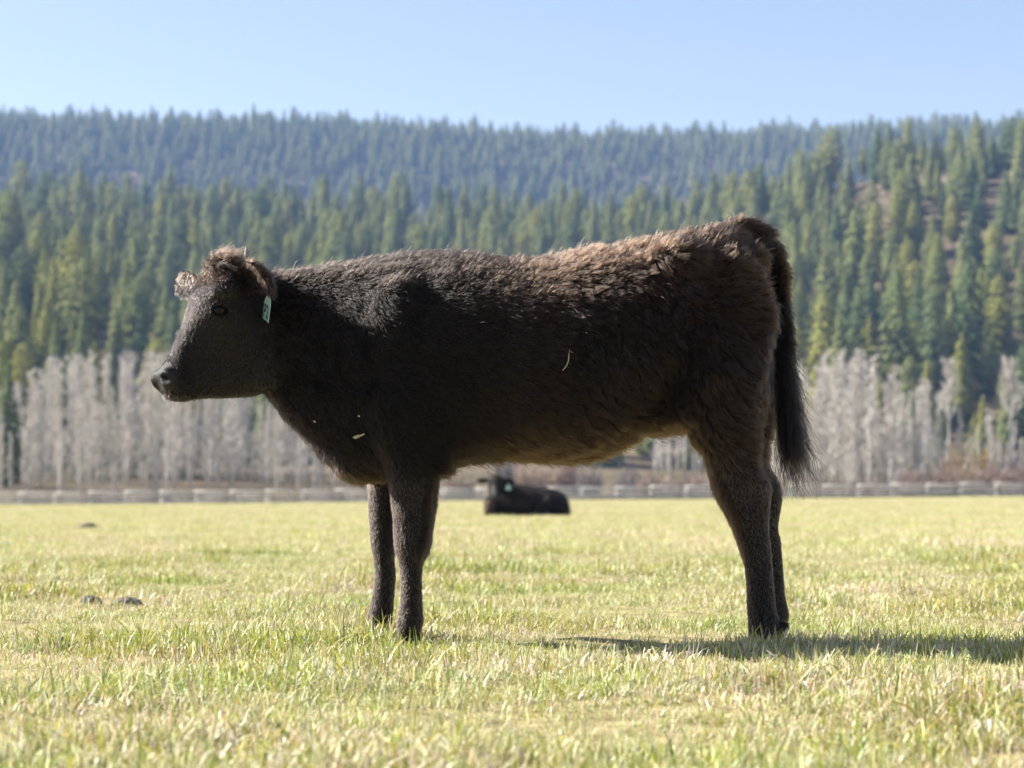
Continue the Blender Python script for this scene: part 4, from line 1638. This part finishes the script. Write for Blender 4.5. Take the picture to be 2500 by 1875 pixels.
# sun sheen on the nose bridge painted in pale grey, brown chest
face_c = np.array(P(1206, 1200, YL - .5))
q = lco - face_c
nose_sheen = np.clip(1 - np.abs(q[:, 0] - 0.25 * 0) / .055, 0, 1) * np.clip(1 - np.abs(q[:, 2]) / .16, 0, 1) * (lco[:, 1] < YL - .34)
chest = sstep(0, 1, np.clip((P(1215, 0, YL).x - lco[:, 0]) / .12, 0, 1)) * (lco[:, 2] < P(0, 1222, YL).z)
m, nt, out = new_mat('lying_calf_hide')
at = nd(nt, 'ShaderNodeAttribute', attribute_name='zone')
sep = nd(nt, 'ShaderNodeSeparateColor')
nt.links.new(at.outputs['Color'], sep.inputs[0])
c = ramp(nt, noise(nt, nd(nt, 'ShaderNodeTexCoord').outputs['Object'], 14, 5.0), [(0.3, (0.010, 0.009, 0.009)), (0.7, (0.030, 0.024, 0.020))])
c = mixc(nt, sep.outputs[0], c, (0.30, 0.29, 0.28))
c = mixc(nt, sep.outputs[1], c, (0.085, 0.058, 0.045))
b = nd(nt, 'ShaderNodeBsdfPrincipled')
nt.links.new(c, b.inputs['Base Color'])
b.inputs['Roughness'].default_value = 0.9
b.inputs['Specular IOR Level'].default_value = 0.08
nt.links.new(b.outputs[0], out.inputs['Surface'])
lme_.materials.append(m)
lme_.attributes.new('zone', 'FLOAT_COLOR', 'POINT').data.foreach_set('color', np.stack([np.clip(nose_sheen * 1.6, 0, 1), chest * .8, nose_sheen * 0, nose_sheen * 0 + 1], 1).astype(np.float32).ravel())
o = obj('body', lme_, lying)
o.location = -Vector(lying.location)
lp, ln_ = sample_surface(lme_, 16000, lambda c_: np.ones(len(c_)), 77)
ldir = ln_ * 0.5 + np.array([0.7, 0, -0.3])
lcv, lrd = strands(lp, ldir, r.uniform(.018, .04, len(lp)), np.array([0.1, 0, -0.2]), 78, 0.0, 4, 0.25, 0.0014)
hair_object('coat', lcv, lrd, np.clip(r.normal(0.3, 0.2, len(lp)), 0, 1), M['coat'], lying)
for e in (-1, 1):
    mb = MB()
    ball(mb, P(1208 + e * 12.5, 1183, YL - .40), (.02, .02, .02), 8)
    o = obj('eye', mb.mesh('eye', [M['eye']], True), lying)
    o.location = -Vector(lying.location)
tme2, _ = make_tag(.10, .13, .004, '')
o = obj('ear_tag', tme2, lying)
o.location = P(1241, 1179, YL - .27) - Vector(lying.location)
o.rotation_euler = (0, 0, math.radians(8))
o['label'] = 'turquoise ear tag'

# ------------------------------------------------------------------ dung in the field
def dung(u, v, w, h, lab, seed):
    y = EYE * F / (v - HOR)
    x = y * (u - 1250) / F
    r_ = random.Random(seed)
    mb = MB()
    rings = []
    nn = 18
    jit = [r_.uniform(.75, 1.2) for _ in range(nn)]
    for (t, z) in ((1.0, -.02), (1.0, .25), (.86, .6), (.6, .85), (.3, 1.0)):
        rings.append([Vector((w * t * jit[k] * math.cos(6.283 * k / nn), w * .75 * t * jit[k] * math.sin(6.283 * k / nn), h * z * r_.uniform(.85, 1.15))) for k in range(nn)])
    loft(mb, rings)
    o = obj('dung_pat', mb.mesh('dung_pat', [M['dung']], True), None, (x, y, float(pasture_z(x, y)) + .005))
    tag(o, lab, 'dung', 'dung pats in the pasture')


dung(214, 1297, .11, .075, 'dark dung heap far off in the grass at the left', 1)
dung(220, 1484, .040, .032, 'small dark dung pat in the grass nearest the left edge', 2)
dung(312, 1483, .055, .028, 'flat dark dung pat just right of the smaller one', 3)
dung(155, 1584, .020, .024, 'little dark dung lump in the near grass at the left', 4)

# ------------------------------------------------------------------ grass
def patch(nt, c, oi):
    wp = world_pos(nt)
    n1 = noise(nt, wp, 0.9, 4.0, 0.6)
    green = ramp(nt, n1, [(0.38, (0, 0, 0)), (0.62, (1, 1, 1))])
    c1 = mixc(nt, green, mixc(nt, 1.0, c, (1.08, 0.97, 0.92), 'MULTIPLY'), mixc(nt, 1.0, c, (0.88, 0.96, 0.60), 'MULTIPLY'))
    v = ramp(nt, oi.outputs['Random'], [(0.0, (0.78, 0.78, 0.78)), (1.0, (1.12, 1.12, 1.12))])
    return mixc(nt, 1.0, c1, v, 'MULTIPLY')


M['grass'] = leaf_mat('grass_blade', None, None, 0.33, use_col=True, patch=patch)
STRAW = [(0.66, 0.60, 0.46), (0.72, 0.67, 0.56), (0.58, 0.50, 0.37), (0.76, 0.73, 0.65), (0.58, 0.53, 0.31)]
GREEN = [(0.35, 0.40, 0.07), (0.42, 0.44, 0.09), (0.28, 0.35, 0.06), (0.47, 0.45, 0.10), (0.33, 0.39, 0.13)]


def tuft(seed, green_share, nblade, hmin, hmax, spread, lie):
    r_ = random.Random(seed)
    mb = MB()
    for k in range(nblade):
        green = r_.random() < green_share
        c = r_.choice(GREEN if green else STRAW)
        c = tuple(x * r_.uniform(.85, 1.15) for x in c)
        an = r_.uniform(0, 6.283)
        p = Vector((r_.gauss(0, spread), r_.gauss(0, spread), -0.008))
        h = r_.uniform(hmin, hmax) * (1.0 if green else 0.85)
        w = r_.uniform(.0008, .0022) * (1.1 if green else 1.0)
        tilt = abs(r_.gauss(0.35, 0.3)) if r_.random() > lie else r_.uniform(0.9, 1.5)
        az = r_.uniform(0, 6.283)
        out_ = Vector((math.cos(az), math.sin(az), 0))
        sd = Vector((-math.sin(az + r_.uniform(-1.2, 1.2)), math.cos(az + r_.uniform(-1.2, 1.2)), r_.uniform(-.4, .4))).normalized() * w
        if k == 0 and seed % 4 == 0:            # a long dead blade lying over the rest
            c, h, w, tilt = (0.70, 0.65, 0.54), r_.uniform(.035, .055), r_.uniform(.0015, .0024), r_.uniform(1.1, 1.5)
            sd = Vector((-math.sin(az), math.cos(az), 0)) * w
        segs = 3
        vs_, q = [], p.copy()
        blunt = r_.random() < 0.35
        for s_ in range(segs + 1):
            t = s_ / segs
            el = math.pi / 2 - tilt * (0.35 + 0.95 * t)
            ww = (1 - t * 0.35) if blunt else (1 - t ** 1.7 * 0.92)
            vs_ += [tuple(q - sd * ww), tuple(q + sd * ww)]
            q = q + (out_ * math.cos(el) + Vector((0, 0, 1)) * math.sin(el)) * (h / segs)
        mb.add(vs_, [(2 * s_, 2 * s_ + 1, 2 * s_ + 3, 2 * s_ + 2) for s_ in range(segs)], 0, c)
    return mb.mesh('grass_tuft', [M['grass']])


TUFTS = [tuft(200 + i, [0.07, 0.16, 0.30, 0.68][i % 4], 26, .012, [.030, .038, .046, .066][(i // 4) % 4], .025, 0.5) for i in range(24)]
TUFTS += [tuft(300 + i, [0.08, 0.18, 0.36][i % 3], 50, .022, .055, .07, 0.4) for i in range(6)]
grass_coll = source_collection('grass_kinds', TUFTS)
gx, gy, gs, gk = [], [], [], []


def field(y0, y1, per_m2, s0, s1, big, half=0.34):
    area = half * (y1 ** 2 - y0 ** 2)
    n_ = int(area * per_m2)
    y = np.sqrt(rng.uniform(y0 ** 2, y1 ** 2, n_))
    x = rng.uniform(-1, 1, n_) * half * y
    gx.append(x); gy.append(y)
    gs.append(rng.uniform(s0, s1, n_))
    gk.append(rng.integers(24, 30, n_) if big else rng.integers(0, 24, n_))


field(2.2, 7.5, 880, .6, 1.3, False, 0.38)
field(7.5, 14, 420, .85, 1.4, False)
field(14, 30, 60, 1.0, 1.5, True)
field(30, 70, 14, 1.2, 1.9, True)
field(70, 158, 3.0, 1.5, 2.4, True, 0.31)
gx, gy, gs, gk = map(np.concatenate, (gx, gy, gs, gk))
lush = wav(gx, gy, 1.4, 61)
lush2 = wav(gx, gy, 5.0, 62)
keep = rng.uniform(0, 1, len(gx)) < np.where(gy < 14, 0.86 + 0.36 * lush2, 1.0)
gx, gy, gs, gk, lush, lush2 = [q[keep] for q in (gx, gy, gs, gk, lush, lush2)]
gs = gs * (1 + (0.25 * lush + 0.42 * lush2) * (1 - sstep(10, 30, gy)))
# greener tufts grow together
green_spot = (wav(gx, gy, 3.2, 63) + 0.5 * lush2 > 0.55) & (gk < 24)
gs = np.where(green_spot, gs * 1.2, gs)
gk = np.where(green_spot & (rng.uniform(0, 1, len(gx)) < 0.75), (gk // 4) * 4 + 3, gk)
# shorter where hooves stand
gp = np.column_stack([gx, gy, pasture_z(gx, gy)])
grot = np.column_stack([rng.uniform(-.12, .12, (len(gx), 2)), rng.uniform(0, 6.28, len(gx))])
gscl = np.column_stack([gs * rng.uniform(.9, 1.2, len(gx)), gs * rng.uniform(.9, 1.2, len(gx)), gs])
grass = gn_scatter('grass', gp, grot, gscl, gk, grass_coll)
tag(grass, 'short grazed straw-coloured and green grass of the pasture', 'grass', kind='stuff')

# ------------------------------------------------------------------ haze
m, nt, out = new_mat('haze')
pv = nd(nt, 'ShaderNodeVolumePrincipled')
pv.inputs['Color'].default_value = (0.34, 0.54, 1.0, 1)
pv.inputs['Density'].default_value = 0.00019
pv.inputs['Anisotropy'].default_value = 0.0
nt.links.new(pv.outputs[0], out.inputs['Volume'])
x0, x1, y0, y1, z0, z1 = -1760, 1760, -60, 2520, -8, 330
hz = mesh_from('haze', [(x0, y0, z0), (x1, y0, z0), (x1, y1, z0), (x0, y1, z0), (x0, y0, z1), (x1, y0, z1), (x1, y1, z1), (x0, y1, z1)],
               [(0, 3, 2, 1), (4, 5, 6, 7), (0, 1, 5, 4), (1, 2, 6, 5), (2, 3, 7, 6), (3, 0, 4, 7)], [m])
tag(obj('haze', hz), kind='stuff')

# things alike in every word so far are told apart by their order from the left
ORD = 'first second third fourth fifth sixth seventh eighth ninth tenth eleventh twelfth thirteenth fourteenth fifteenth'.split()
by_label = {}
for o in COL.objects:
    if o.parent is None and o.get('label'):
        by_label.setdefault(o['label'], []).append(o)
for lab, os_ in by_label.items():
    if len(os_) > 1:
        os_.sort(key=lambda o: o.location.x / o.location.y)
        for k, o in enumerate(os_[:15]):
            o['label'] = lab + f', {ORD[k]} from left'
for o in COL.objects:
    if o.parent is None and o.get('label') and len(o['label'].replace('-', ' ').replace(chr(39), ' ').split()) > 16:
        o['label'] = o['label'].replace('the calf' + chr(39) + 's', 'calf')
